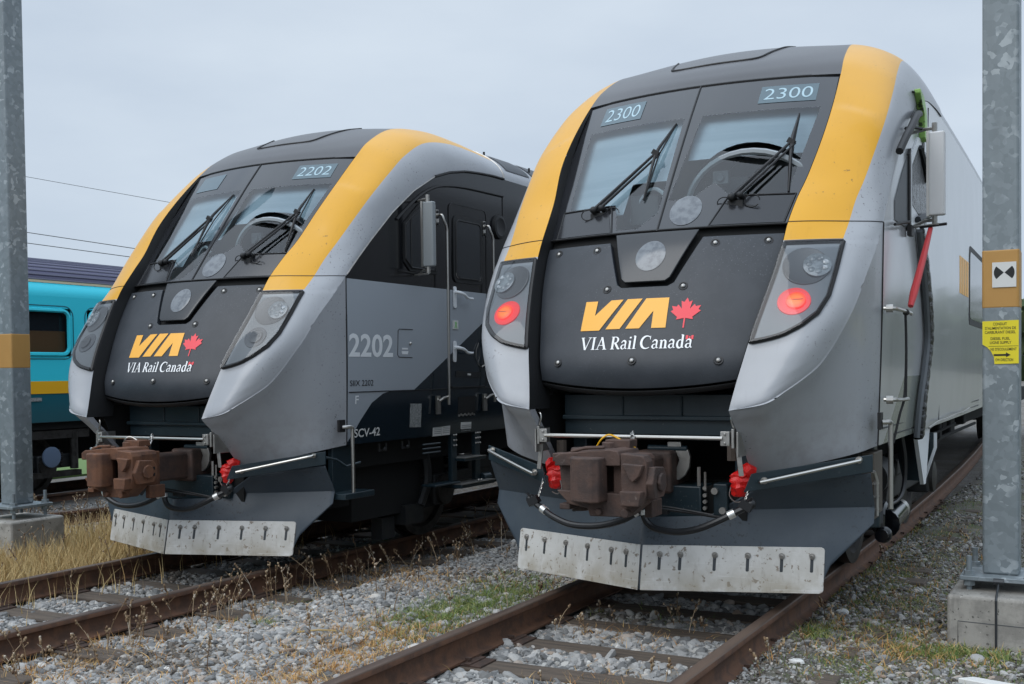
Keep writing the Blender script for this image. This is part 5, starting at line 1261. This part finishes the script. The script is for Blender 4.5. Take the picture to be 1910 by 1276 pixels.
pr = steel_post('steel_post', 1.866, 1.90, .213, .178, 7.5, 1.862, 2.242, 'galvanised square post in front of train 2300, carrying yellow and white signs', 'galvanised posts beside the tracks')
pl_ = steel_post('steel_post', -6.84, 1.26, .212, .282, 7.5, 1.588, 1.932, 'galvanised square post with a plain tan band, left of locomotive 2202', 'galvanised posts beside the tracks')
mb = MB(); mb.tube([(-.0, -.235, -.03), (-.0, -.30, -.06), (.0, -.405, -.10), (.0, -.412, -.16), (.0, -.412, -.48)], .007, 6, sub=3); mb.cyl((-.03, -.24, -.02), (.03, -.24, -.02), .02, n=8); o = obj('earth_wire', mb, 'dark_bolt', pr)
def footing(x, y, w_, z0, z1, label):
    mb = MB(); mb.box((x, y, (z0+z1)/2), (w_, w_, z1-z0)); o = obj('concrete_footing', mb, 'concrete', None, bevel=.022, seg=2)
    return tag(o, label, 'footing', 'concrete footings under the posts')
f_ = footing(2.02, 1.93, .66, -.7, .085, 'square concrete block under the right steel post with yellow sign')
mb = MB(); mb.tube([(1.755, 1.601, -.27), (1.755, 1.601, -.075), (2.36, 1.601, -.085)], .0035, 5); obj('form_line', mb, 'dark_bolt', f_)
footing(-6.735, 1.365, .60, -.7, .150, 'square concrete block in dry grass under the left steel post')
# signs on the right post
yf = 1.8975
def flat(pts, d, nm, mat, parent=None, th=.003):
    mb = MB(); mb.prism(pts, lambda a, b_, h: (a, yf-h, b_), d, d+th); return obj(nm, mb, mat, parent)
sg = flat([(1.868, 1.786), (1.868, 1.640), (1.895, 1.622), (1.915, 1.60), (1.935, 1.560), (1.938, 1.515), (2.078, 1.518), (2.078, 1.790)], .0015, 'fuel_sign', 'sign_yellow')
tag(sg, 'torn yellow diesel fuel line sign with black arrow on the right post', 'sign')
tx = MB()
for s_, a0, a1, z0, h_ in (('CONDUIT', 1.930, 2.010, 1.759, .0175), ("D'ALIMENTATION DE", 1.884, 2.062, 1.733, .0175), ('CARBURANT DIESEL', 1.882, 2.060, 1.707, .0175), ('DIESEL FUEL', 1.916, 2.028, 1.667, .0175), ('LIGNE SUPPLY', 1.912, 2.036, 1.642, .0175), ("NS D'ECOULEMENT", 1.916, 2.066, 1.600, .0175), ('OW DIRECTION', 1.944, 2.046, 1.533, .0175)):
    t_ = text_mb(s_, (a0, z0, a1, z0+h_), lambda a, b_: (a, yf-.0055, b_), bold=.01); tx.add(t_.v, t_.f)
tx.prism([(1.934, 1.566), (2.005, 1.566), (2.005, 1.557), (2.032, 1.572), (2.005, 1.588), (2.005, 1.578), (1.934, 1.578)], lambda a, b_, h: (a, yf-h, b_), .0048, .0056)
tx.prism([(1.905, 1.6268), (2.076, 1.6268), (2.076, 1.6290), (1.905, 1.6290)], lambda a, b_, h: (a, yf-h, b_), .0048, .0056)
obj('lettering', tx, 'marking_black', sg)
ws = flat([(1.925, 1.998), (2.064, 1.998), (2.064, 2.155), (1.925, 2.155)], .003, 'wedge_sign', 'label_white')
tag(ws, 'small white square sign with two black wedges on the tan band', 'sign')
tx = MB()
for s in (1, -1):
    tx.prism([(1.9945+s*.002, 2.090)]+[(1.9945+s*.060*math.cos(a), 2.090+.060*math.sin(a)) for a in np.linspace(-.72, .72, 9)], lambda a, b_, h: (a, yf-h, b_), .0058, .0066)
obj('wedge_marks', tx, 'marking_black', ws)

# ================================================================== tracks
RAILP = [(-.068, -.172), (.068, -.172), (.068, -.160), (.020, -.148), (.0095, -.135), (.0095, -.055), (.018, -.042), (.0365, -.036), (.0365, -.008), (.030, -.001), (.020, 0), (-.020, 0), (-.030, -.001), (-.0365, -.008), (-.0365, -.036), (-.018, -.042), (-.0095, -.055), (-.0095, -.135), (-.020, -.148), (-.068, -.160)]
def rail(path, label, group):
    n = len(RAILP); mb = MB(); vs = []
    for i, p in enumerate(path):
        p = Vector(p); d = (Vector(path[min(i+1, len(path)-1)])-Vector(path[max(i-1, 0)])).normalized(); sd = d.cross(Vector((0, 0, 1)))
        vs += [p+sd*a+Vector((0, 0, b_)) for a, b_ in RAILP]
    for i in range(len(path)-1):
        for k in range(n):
            mb.f.append((i*n+k, i*n+(k+1) % n, (i+1)*n+(k+1) % n, (i+1)*n+k)); mb.m.append(1 if 8 <= k <= 12 else 0)
    mb.v = [tuple(v) for v in vs]; mb.uv = [(0, 0)]*len(vs); mb.f += [tuple(range(n))]; mb.m += [0]
    return tag(obj('rail', mb, ['rail_side', 'rail_top'], None, angle=50), label, 'rail', group)
ysr = [-9, -4, 0, 1.6]+list(np.arange(3, 62, 3.))
for s, nm in ((-1, 'rusty rail under train 2300, on its left wheels'), (1, 'rusty rail under train 2300, beside the right post')):
    rail([(s*.754+bendx(y)*(1 if y < 30 else 1), y, 0) for y in ysr], nm, 'rails of the near track')
LT_ = Matrix.Translation(loco.location) @ Matrix.Rotation(-.0051, 4, 'Z')
for s, nm in ((-1, 'dark rail under locomotive 2202, next to the tall dry grass'), (1, 'dark rail under locomotive 2202, edged by dead weeds and gravel')):
    rail([tuple(LT_ @ Vector((s*.754, y, 0))) for y in (-14, -8, -4, 0, 4, 10, 20, 40)], nm, 'rails of the middle track')
dv = Vector((.205, .979, 0))
rail([tuple(Vector((-8.47, 3.05, -.10))+dv*t) for t in (-14, -8, -4, 0, 3, 8)], 'brown rail crossing behind the left concrete block', 'rails of the far tracks')
for xo, nm in ((.70, 'near rail under the turquoise coach'), (-.80, 'far rail under the turquoise coach')):
    rail([(CX-1.45+xo+.05, y, -.25) for y in (-14, -6, 0, 6, 14, 30)], nm, 'rails of the far tracks')
# sleepers with plates and spikes
def make_tie():
    t = thing('wooden_tie', 'weathered wooden tie half buried in grey ballast', 'railway tie', (0, 0, -.18))
    mb = MB(); mb.box((0, 0, -.08), (2.62, .225, .16)); v = mb.v
    o = obj('timber', mb, 'tie_wood', t, bevel=.012)
    for s in (1, -1):
        mb = MB(); mb.box((s*.752, 0, .004), (.36, .19, .014)); mb.box((s*.66, 0, .013), (.04, .19, .012)); mb.box((s*.845, 0, .013), (.04, .19, .012)); p = obj('tie_plate', mb, 'tie_plate', t, bevel=.003)
        mb = MB()
        for dx, dy in ((-.085, .05), (.085, -.05), (-.14, -.06)): mb.cyl((s*.752+dx, dy, .0), (s*.752+dx, dy, .035), .010, n=6); mb.box((s*.752+dx*.9, dy, .036), (.035, .024, .012))
        obj('rail_spike', mb, 'tie_plate', p)
    return t
tie0 = make_tie(); first = True
def ties(mat, ylist, group, label, yb=False):
    global first
    for y in ylist:
        t = tie0 if first else copy_tree(tie0); first = False
        p = mat @ Vector((bendx(y) if yb else 0, y+rng.uniform(-.04, .04), -.174)); t.location = (p.x+rng.uniform(-.04, .04), p.y, p.z+rng.uniform(-.008, .001)); t.rotation_euler = (0, 0, rng.uniform(-.02, .02)); t['group'] = group; t['label'] = label
ties(Matrix.Identity(4), [-.25+.60*k for k in range(-5, 16)], 'ties of the near track', 'weathered wooden tie between the rails of train 2300', True)
ties(LT_, [-.95+.62*k for k in range(-6, 14)], 'ties of the middle track', 'weathered wooden tie between the rails of locomotive 2202')

# ================================================================== ground
def gz(x, y):
    x = np.asarray(x, float); y = np.asarray(y, float)
    z = -.215+.012*np.sin(1.7*x+.6*y)+.010*np.sin(2.9*y-1.1*x)
    for cx_, zc in ((0., -.208), (-4.27, -.208-.095)):
        d = np.abs(x-cx_); z = np.where(d < 1.6, zc+.012*np.sin(9*y)-.02*(d/1.6)**4, z)
    z = np.where((x > .80) & (x < 1.6), -.158-.07*np.clip((x-.9)/.7, 0, 1)+.008*np.sin(3*y), z); z = np.where((x >= 1.6), -.228-.008*np.minimum(x-1.6, 6)+.01*np.sin(2*y), z)
    z = np.where((x < -.80) & (x > -1.45), -.160-.05*np.clip((-.9-x)/.55, 0, 1)+.008*np.sin(3*y), z)
    w_ = np.clip((x+3.0)/1.2, 0, 1)*np.clip((-1.4-x)/.4, 0, 1); z = z+w_*.02
    z = np.where(x < -5.9, -.27-.02*np.minimum(-5.9-x, 8), z)
    return z
def sheet(name, xs, ys, mat):
    X_, Y_ = np.meshgrid(xs, ys); Z_ = gz(X_, Y_); nx, ny = len(xs), len(ys)
    mb = MB(); mb.add(list(zip(X_.ravel(), Y_.ravel(), Z_.ravel())), [(j*nx+i, j*nx+i+1, (j+1)*nx+i+1, (j+1)*nx+i) for j in range(ny-1) for i in range(nx-1)])
    return obj(name, mb, mat, None, angle=180)
xs = np.unique(np.concatenate([np.linspace(-300, -14, 12), np.linspace(-14, 6, 161), np.linspace(6, 300, 12)])); ys = np.unique(np.concatenate([np.linspace(-250, -7, 10), np.linspace(-7, 16, 160), np.linspace(16, 400, 20)]))
gr = sheet('ground', xs, ys, 'yard_ground'); gr['kind'] = 'structure'

# image-space culling helper (only decides where small stones are worth building)
CM = np.array(cam.matrix_world.inverted())
def inview(P, m=1.35):
    Q = P @ CM[:3, :3].T+CM[:3, 3]; d = -Q[:, 2]
    u = FPX*Q[:, 0]/np.maximum(d, .2); v = -FPX*Q[:, 1]/np.maximum(d, .2)
    return (d > .8) & (np.abs(u) < 955*m) & (v < (638-CY)*m+120) & (v > -900), d
def fast_mesh(name, V, F, mat, smooth=False):
    me = bpy.data.meshes.new(name); n = F.shape[1]
    me.vertices.add(len(V)); me.vertices.foreach_set('co', V.astype(np.float32).ravel())
    me.loops.add(F.size); me.loops.foreach_set('vertex_index', F.astype(np.int32).ravel())
    me.polygons.add(len(F)); me.polygons.foreach_set('loop_start', np.arange(0, F.size, n, dtype=np.int32))
    me.update(calc_edges=True); me.validate(); me.materials.append(MATS[mat])
    me.polygons.foreach_set('use_smooth', [smooth]*len(F))
    o = bpy.data.objects.new(name, me); C.objects.link(o); return o
bmi = bmesh.new(); bmesh.ops.create_icosphere(bmi, subdivisions=1, radius=1); IV = np.array([v.co[:] for v in bmi.verts]); IF = np.array([[v.index for v in f.verts] for f in bmi.faces]); bmi.free()
bmi = bmesh.new(); bmesh.ops.create_icosphere(bmi, subdivisions=2, radius=1); IV2 = np.array([v.co[:] for v in bmi.verts]); IF2 = np.array([[v.index for v in f.verts] for f in bmi.faces]); bmi.free()
def stones(name, P, S, mat, fine=False):
    N = len(P); iv, if_ = (IV2, IF2) if fine else (IV, IF); k = len(iv)
    sh = nrg.uniform(.62, 1.25, (N, k, 1)) if not fine else None
    if fine:   # angular: clip by random planes
        sh = np.ones((N, k))
        for _ in range(7):
            d = nrg.normal(size=(N, 3)); d /= np.linalg.norm(d, axis=1)[:, None]; h = nrg.uniform(.45, .85, N)
            dt = np.einsum('kj,nj->nk', iv, d); sh = np.minimum(sh, np.where(dt > 1e-3, h[:, None]/np.maximum(dt, 1e-3), 9))
        sh = sh[..., None]*1.25
    V = iv[None]*sh; V = V*nrg.uniform(.75, 1.35, (N, 1, 3))*np.array([1.1, .9, .62])
    az, tx_, ty_ = nrg.uniform(0, 6.283, N), nrg.normal(0, .38, N), nrg.normal(0, .38, N); ca, sa, cx_, sx2, cy2, sy2 = np.cos(az), np.sin(az), np.cos(tx_), np.sin(tx_), np.cos(ty_), np.sin(ty_); o1 = np.ones(N); z1 = np.zeros(N)
    Rz = np.stack([ca, -sa, z1, sa, ca, z1, z1, z1, o1], 1).reshape(N, 3, 3); Rx = np.stack([o1, z1, z1, z1, cx_, -sx2, z1, sx2, cx_], 1).reshape(N, 3, 3); Ry = np.stack([cy2, z1, sy2, z1, o1, z1, -sy2, z1, cy2], 1).reshape(N, 3, 3)
    Rm = Rz @ Rx @ Ry
    V = np.einsum('nij,nkj->nki', Rm, V)*S[:, None, None]+P[:, None]
    F = (if_[None]+(np.arange(N)*k)[:, None, None]).reshape(-1, 3)
    o = fast_mesh(name, V.reshape(-1, 3), F, mat); o['kind'] = 'stuff'; return o
def scatter(x0, x1, y0, y1, dens):
    n = int(dens*(x1-x0)*(y1-y0)); P = np.stack([nrg.uniform(x0, x1, n), nrg.uniform(y0, y1, n), np.zeros(n)], 1); P[:, 2] = gz(P[:, 0], P[:, 1]); return P
def pn(x, y, f, s): return np.sin(x*f+s)*np.cos(y*f*1.3+s*2.1)+.6*np.sin(x*f*2.3-y*f*1.7+s*3)+.4*np.sin(y*f*3.1+x*f*.9+s)
def off_ties(P):
    k = np.ones(len(P), bool)
    for x0, y0, st_ in ((0., -.25, .60), (-4.27, -.95+.18, .62)):
        inx = np.abs(P[:, 0]-x0) < 1.22; ph = np.abs(((P[:, 1]-y0)/st_+.5) % 1-.5)*st_
        cover = pn(P[:, 0], P[:, 1], 3.1, x0+1.)*.5 > .62
        k &= ~(inx & (ph < .112) & ~cover & ~((x0 == 0) & (np.abs(P[:, 0]) > .80)))
    return k
sets = []
def region(x0, x1, y0, y1, dens, smin, smax, keep=None):
    P = scatter(x0, x1, y0, y1, dens); ok, d = inview(P); P = P[ok]; d = d[ok]
    if keep is not None: m_ = keep(P); P, d = P[m_], d[m_]
    m_ = off_ties(P); P, d = P[m_], d[m_]
    th = nrg.uniform(0, 1, len(P)) < np.clip(7.5/np.maximum(d, 1), .30, 1)**1.2; P, d = P[th], d[th]
    S = nrg.uniform(smin, smax, len(P))*np.where(nrg.uniform(0, 1, len(P)) < .12, 1.5, 1)
    P[:, 2] += S*nrg.uniform(-.1, .45, len(P)); sets.append((P, S, d))
region(-.70, .70, -4, 3.5, 2100, .012, .028)
region(-1.5, -.80, -4.5, 9, 1300, .010, .024)
region(-3.4, -1.5, -4.5, 12, 1900, .009, .023)
region(-4.95, -3.58, -4, 4.2, 2000, .011, .025)
region(.82, 3.2, -3, 16, 900, .009, .021, lambda P: pn(P[:, 0], P[:, 1], 1.9, .4) > -.35)
region(-10.6, -5.0, -2, 12, 600, .011, .024)
big_n = sum(len(s_[0]) for s_ in sets)
region(-3.5, -.80, -3.5, 4, 2600, .005, .011)
region(-.70, .70, -3, 2, 2600, .005, .011)
region(.82, 2.6, -1, 6, 2600, .004, .011)
region(-4.95, -3.58, -3, 2, 2200, .005, .011)
Pa = np.concatenate([s_[0] for s_ in sets]); Sa = np.concatenate([s_[1] for s_ in sets]); Da = np.concatenate([s_[2] for s_ in sets])
near = (Da < 8.5) & (np.arange(len(Da)) < big_n)
br = (pn(Pa[:, 0], Pa[:, 1], 1.3, 2.2)+nrg.normal(0, .5, len(Pa)) > 1.15) | (Pa[:, 0] > .8) & (nrg.uniform(0, 1, len(Pa)) < .55)
stones('ballast_gravel', Pa[near & ~br], Sa[near & ~br], 'ballast_stone', True)
stones('ballast_gravel', Pa[~near & ~br], Sa[~near & ~br], 'ballast_stone')
stones('brown_gravel', Pa[br], Sa[br], 'brown_stone')
print('stones', len(Pa), near.sum())

# ================================================================== grass and weeds
def blades(name, P, H_, W_, mat, lean=.5, seg=3):
    N = len(P); az = nrg.uniform(0, 2*np.pi, N); ln = nrg.uniform(.1, 1, N)*lean; fa = nrg.uniform(0, 2*np.pi, N)
    rows = []
    for k in range(seg+1):
        t = k/seg; hh = H_*t*(1-.25*ln*t); off = H_*ln*t*t; w_ = W_*(1-t*.92)
        cx_ = P[:, 0]+np.cos(az)*off; cy_ = P[:, 1]+np.sin(az)*off; cz_ = P[:, 2]+hh
        for s in (-1, 1): rows.append(np.stack([cx_+s*np.cos(fa)*w_, cy_+s*np.sin(fa)*w_, cz_], 1))
    V = np.stack(rows, 1).reshape(-1, 3); k = 2*(seg+1)
    q_ = np.array([[2*i, 2*i+1, 2*i+3, 2*i+2] for i in range(seg)]); F = (q_[None]+(np.arange(N)*k)[:, None, None]).reshape(-1, 4)
    o = fast_mesh(name, V, F, mat); o['kind'] = 'stuff'; return o
def clump(cx_, cy_, rx, ry, n):
    a = nrg.normal(0, 1, (n, 2)); P = np.stack([cx_+a[:, 0]*rx, cy_+a[:, 1]*ry, np.zeros(n)], 1); P[:, 2] = gz(P[:, 0], P[:, 1])-.01
    k = nrg.uniform(0, 1, n) < .5+.5*np.sin(P[:, 0]*17+P[:, 1]*11)*np.cos(P[:, 1]*13-P[:, 0]*7); return P[k]
def norail(P):
    k = np.ones(len(P), bool)
    for x0 in (0, -4.275):
        for s in (-.754, .754): k &= np.abs(P[:, 0]-x0-s-np.where(x0 == 0, -.0016*np.maximum(0, P[:, 1]-1.6)**2, 0)) > .062
    for bx_, by, hw in ((2.02, 1.93, .33), (-6.735, 1.365, .30)): k &= ~((np.abs(P[:, 0]-bx_) < hw) & (np.abs(P[:, 1]-by) < hw))
    return k
GM = 2.6
def G(name, cl, mat, h0, h1, w_, lean=.6):
    P = np.concatenate([clump(*c[:4], int(c[4]*GM)) for c in cl]); P = P[norail(P)]; n = len(P); blades(name, P, nrg.uniform(h0, h1, n), nrg.uniform(w_*.6, w_*1.3, n), mat, lean)
# tall tan grass left of the middle track
G('tall_dry_grass', [(-6.0, .55, .42, .65, 3600), (-6.3, 2.3, .5, .5, 2200), (-5.55, 1.2, .25, .8, 2000), (-6.8, .3, .8, .5, 1800), (-5.6, 2.8, .3, .7, 1400), (-7.3, 2.6, .5, .9, 900), (-5.4, -.6, .15, .9, 500)], 'dry_grass', .08, .36, .0042)
G('short_rust_grass', [(-1.35, -.75, .28, .45, 2400), (-1.45, .0, .25, .35, 1700), (-1.2, -1.6, .22, .5, 1500), (-1.9, .3, .35, .3, 500), (-2.3, 1.8, .35, .3, 700), (-3.1, 2.2, .25, .5, 900), (-2.9, .3, .3, .5, 650), (-3.2, -.9, .25, .5, 1100), (-2.7, -1.6, .35, .4, 800), (-2.2, -1.5, .5, .5, 500), (-1.3, 2.6, .3, .6, 500), (1.3, 1.3, .3, .5, 260), (1.1, 2.8, .3, 1.0, 300), (1.55, 1.2, .25, .2, 450), (.25, -.25, .22, .15, 300), (-.1, .75, .25, .12, 260), (1.2, 5, .4, 1.5, 300)], 'rust_grass', .015, .095, .0040, 1.5)
G('green_grass', [(-1.55, .95, .17, .36, 5200), (-1.42, 1.5, .16, .35, 2600), (-1.7, 2.0, .2, .3, 700), (-1.25, .3, .12, .3, 500), (-2.45, .0, .06, .05, 110), (-2.75, -.25, .06, .06, 110), (-2.9, .9, .12, .15, 160), (.98, 1.25, .07, .14, 520), (-.0, 1.35, .16, .10, 160), (-.55, 1.35, .06, .1, 60), (.4, -.4, .15, .12, 150), (1.62, 1.28, .12, .12, 420), (1.95, 1.35, .2, .08, 800), (1.3, 1.55, .10, .12, 300)], 'green_grass', .015, .085, .0040, 1.4)
G('mossy_grass', [(1.05, 3.4, .22, .5, 3600), (1.15, 2.3, .22, .4, 3400), (1.0, 5.2, .25, .9, 3000), (.95, 8, .25, 1.5, 2400), (1.5, 3.2, .3, .5, 1600), (1.6, 4.2, .3, .6, 1200), (1.45, 1.6, .3, .25, 1700), (1.85, 1.15, .3, .15, 1800), (2.3, .9, .3, .2, 1000), (1.25, .7, .2, .3, 1500), (1.8, .45, .3, .3, 1200)], 'green_grass', .008, .045, .0034, 1.3)
G('mossy_dry_grass', [(1.1, 2.8, .3, 1.0, 1500), (1.4, 1.4, .35, .35, 1500), (1.2, 5, .4, 1.5, 1200), (-2.6, .6, .5, .8, 1300), (-2.9, -1, .4, .6, 1300)], 'rust_grass', .008, .05, .0034, 1.3)
# dead weed stalks with seed heads
def weeds(name, spots, mat):
    Vs, Fs, o = [], [], 0
    for (x, y, h) in spots:
        z = float(gz(x, y))-.01; lx, ly = rng.gauss(0, .22), rng.gauss(0, .22); n = 5
        pts = [Vector((x+lx*h*t*t, y+ly*h*t*t, z+h*t)) for t in np.linspace(0, 1, n)]
        mb = MB(); mb.tube(pts, [.0035, .0018], 4, caps=False)
        for k in range(rng.randint(2, 6)):
            t = rng.uniform(.35, 1); b_ = pts[0].lerp(pts[-1], t) if False else Vector((x+lx*h*t*t, y+ly*h*t*t, z+h*t)); a = rng.uniform(0, 6.28); L_ = h*rng.uniform(.08, .28); e = b_+Vector((math.cos(a)*L_*.7, math.sin(a)*L_*.7, L_*.7)); mb.tube([b_, e], [.0022, .0012], 4, caps=False); 
            if rng.random() < .7: mb.box(e, (.010, .010, .014), rz=a)
        for k in range(rng.randint(2, 7)):
            t = 1-.25*k/6; b_ = Vector((x+lx*h*t*t, y+ly*h*t*t, z+h*t)); mb.box(b_+Vector((rng.uniform(-.006, .006), rng.uniform(-.006, .006), 0)), (.010, .009, .016), rz=rng.uniform(0, 3))
        q4 = [f if len(f) == 4 else f for f in mb.f]; Vs += mb.v; Fs += [tuple(i+o for i in f) for f in q4]; o += len(mb.v)
    m2 = MB(); m2.add(Vs, Fs); ob = obj(name, m2, mat, None, angle=180); ob['kind'] = 'stuff'; return ob
sp = []
for (cx_, cy_, rx, ry, n, h0, h1) in ((-3.25, .6, .14, .55, 46, .10, .34), (-3.2, -.6, .12, .5, 34, .10, .34), (-3.3, -1.4, .12, .4, 24, .08, .30), (-3.2, 1.9, .15, .6, 40, .12, .34), (-3.0, 3.4, .3, .8, 50, .12, .36), (-2.9, 5.2, .5, .8, 40, .12, .40), (-2.3, 5.0, .4, .8, 24, .1, .3), (-2.4, 1.2, .4, .6, 14, .1, .3), (-1.9, -.3, .3, .4, 10, .1, .25), (-1.1, 1.4, .05, .3, 5, .15, .3), (-.1, 1.2, .4, .12, 14, .08, .24), (-.5, .75, .15, .15, 7, .06, .2), (.2, -.1, .3, .3, 8, .05, .16), (.95, .6, .05, .5, 9, .10, .24), (1.5, 1.5, .3, .4, 10, .06, .2), (-6.0, 1.2, .5, 1.2, 40, .2, .42), (-8.2, 3.4, .6, 1.0, 60, .1, .35), (-9.6, 4.2, .5, 1.0, 40, .1, .35), (1.2, 4, .3, 1.2, 12, .06, .18)):
    for _ in range(int(n*.78)):
        p = (rng.gauss(cx_, rx), rng.gauss(cy_, ry))
        if norail(np.array([[p[0], p[1], 0]]))[0]: sp.append((*p, rng.uniform(h0, h1)))
weeds('dead_weeds', sp, 'dead_weed')
# lawn glimpsed beyond the coach wheels
mb = MB(); mb.box((-22, 14, -.42), (14, 60, .06)); o = obj('lawn', mb, 'lawn_green'); o['kind'] = 'structure'
# litter and a pale stick
def rock(name, x, y, s, label, mat='litter_white', cat='litter'):
    mb = MB(); mb.ball((0, 0, 0), 1, 5, (s, s*.7, s*.45)); mb.v = [(a*rng.uniform(.7, 1.2), b_*rng.uniform(.7, 1.2), c_*rng.uniform(.7, 1.2)) for a, b_, c_ in mb.v]
    o = obj(name, mb, mat, None, angle=20); o.location = (x, y, float(gz(x, y))+s*.3); return tag(o, label, cat)
rock('crumpled_wrapper', .985, 1.92, .052, 'crumpled pale plastic wrapper in the grass right of the near rail')
rock('white_stone', 1.03, .50, .042, 'single white stone in gravel at the bottom right, beside the rusty rail', cat='stone')
rock('paper_scrap', 1.42, 1.86, .018, 'tiny white paper scrap in the grass left of the right concrete block')
mb = MB(); mb.prism([(1.86, .68), (1.93, .745), (2.6, .60), (2.6, .50)], lambda a, b_, h: (a, b_, float(gz(a, b_))+h), .0, .035); tag(obj('white_board', mb, 'litter_white', None, bevel=.006), 'white flat board lying in gravel at the bottom right corner', 'board')
mb = MB(); mb.tube([(-2.05, -.12, -.17), (-1.92, -.06, -.155), (-1.78, .02, -.165)], .006, 5, sub=3); tag(obj('pale_stick', mb, 'dry_grass'), 'thin pale stick lying on the gravel between the tracks', 'stick')
# overhead wires far behind
for a, b_, nm in (((-36.2, 24.4, 9.667), (-31.2, 27.14, 8.579), 'highest of the three thin overhead wires at the left'), ((-36.2, 24.41, 7.406), (-32.63, 26.37, 6.747), 'middle of the three thin overhead wires at the left'), ((-36.18, 24.43, 6.97), (-32.64, 26.36, 6.377), 'lowest of the three thin overhead wires at the left')):
    a, b_ = Vector(a), Vector(b_); d = (b_-a); mb = MB(); mb.tube([a-d*4, a, b_, b_+d*8], .016 if 'highest' not in nm else .010, 5); tag(obj('overhead_wire', mb, 'wire_black'), nm, 'wire', 'overhead wires')
# distant tree line round the yard (seen only as reflections and past the trains)
V_, F_ = [], []; N = 15000
ang = nrg.uniform(0, 2*np.pi, N); rad = nrg.uniform(130, 160, N); hgt = 7+3*np.sin(ang*9)+2*np.sin(ang*23+1); zz2 = nrg.uniform(-.5, 1, N)*hgt
keepa = (ang < 5.2) 
P = np.stack([rad*np.cos(ang), rad*np.sin(ang), zz2], 1)[keepa]; S = nrg.uniform(.9, 2.2, len(P))
V = np.repeat(P, 4, 0)+nrg.normal(0, 1, (len(P)*4, 3))*np.repeat(S, 4)[:, None]; F = np.arange(len(P)*4).reshape(-1, 4)
o = fast_mesh('far_woods', V, F, 'far_leaves'); o['kind'] = 'stuff'
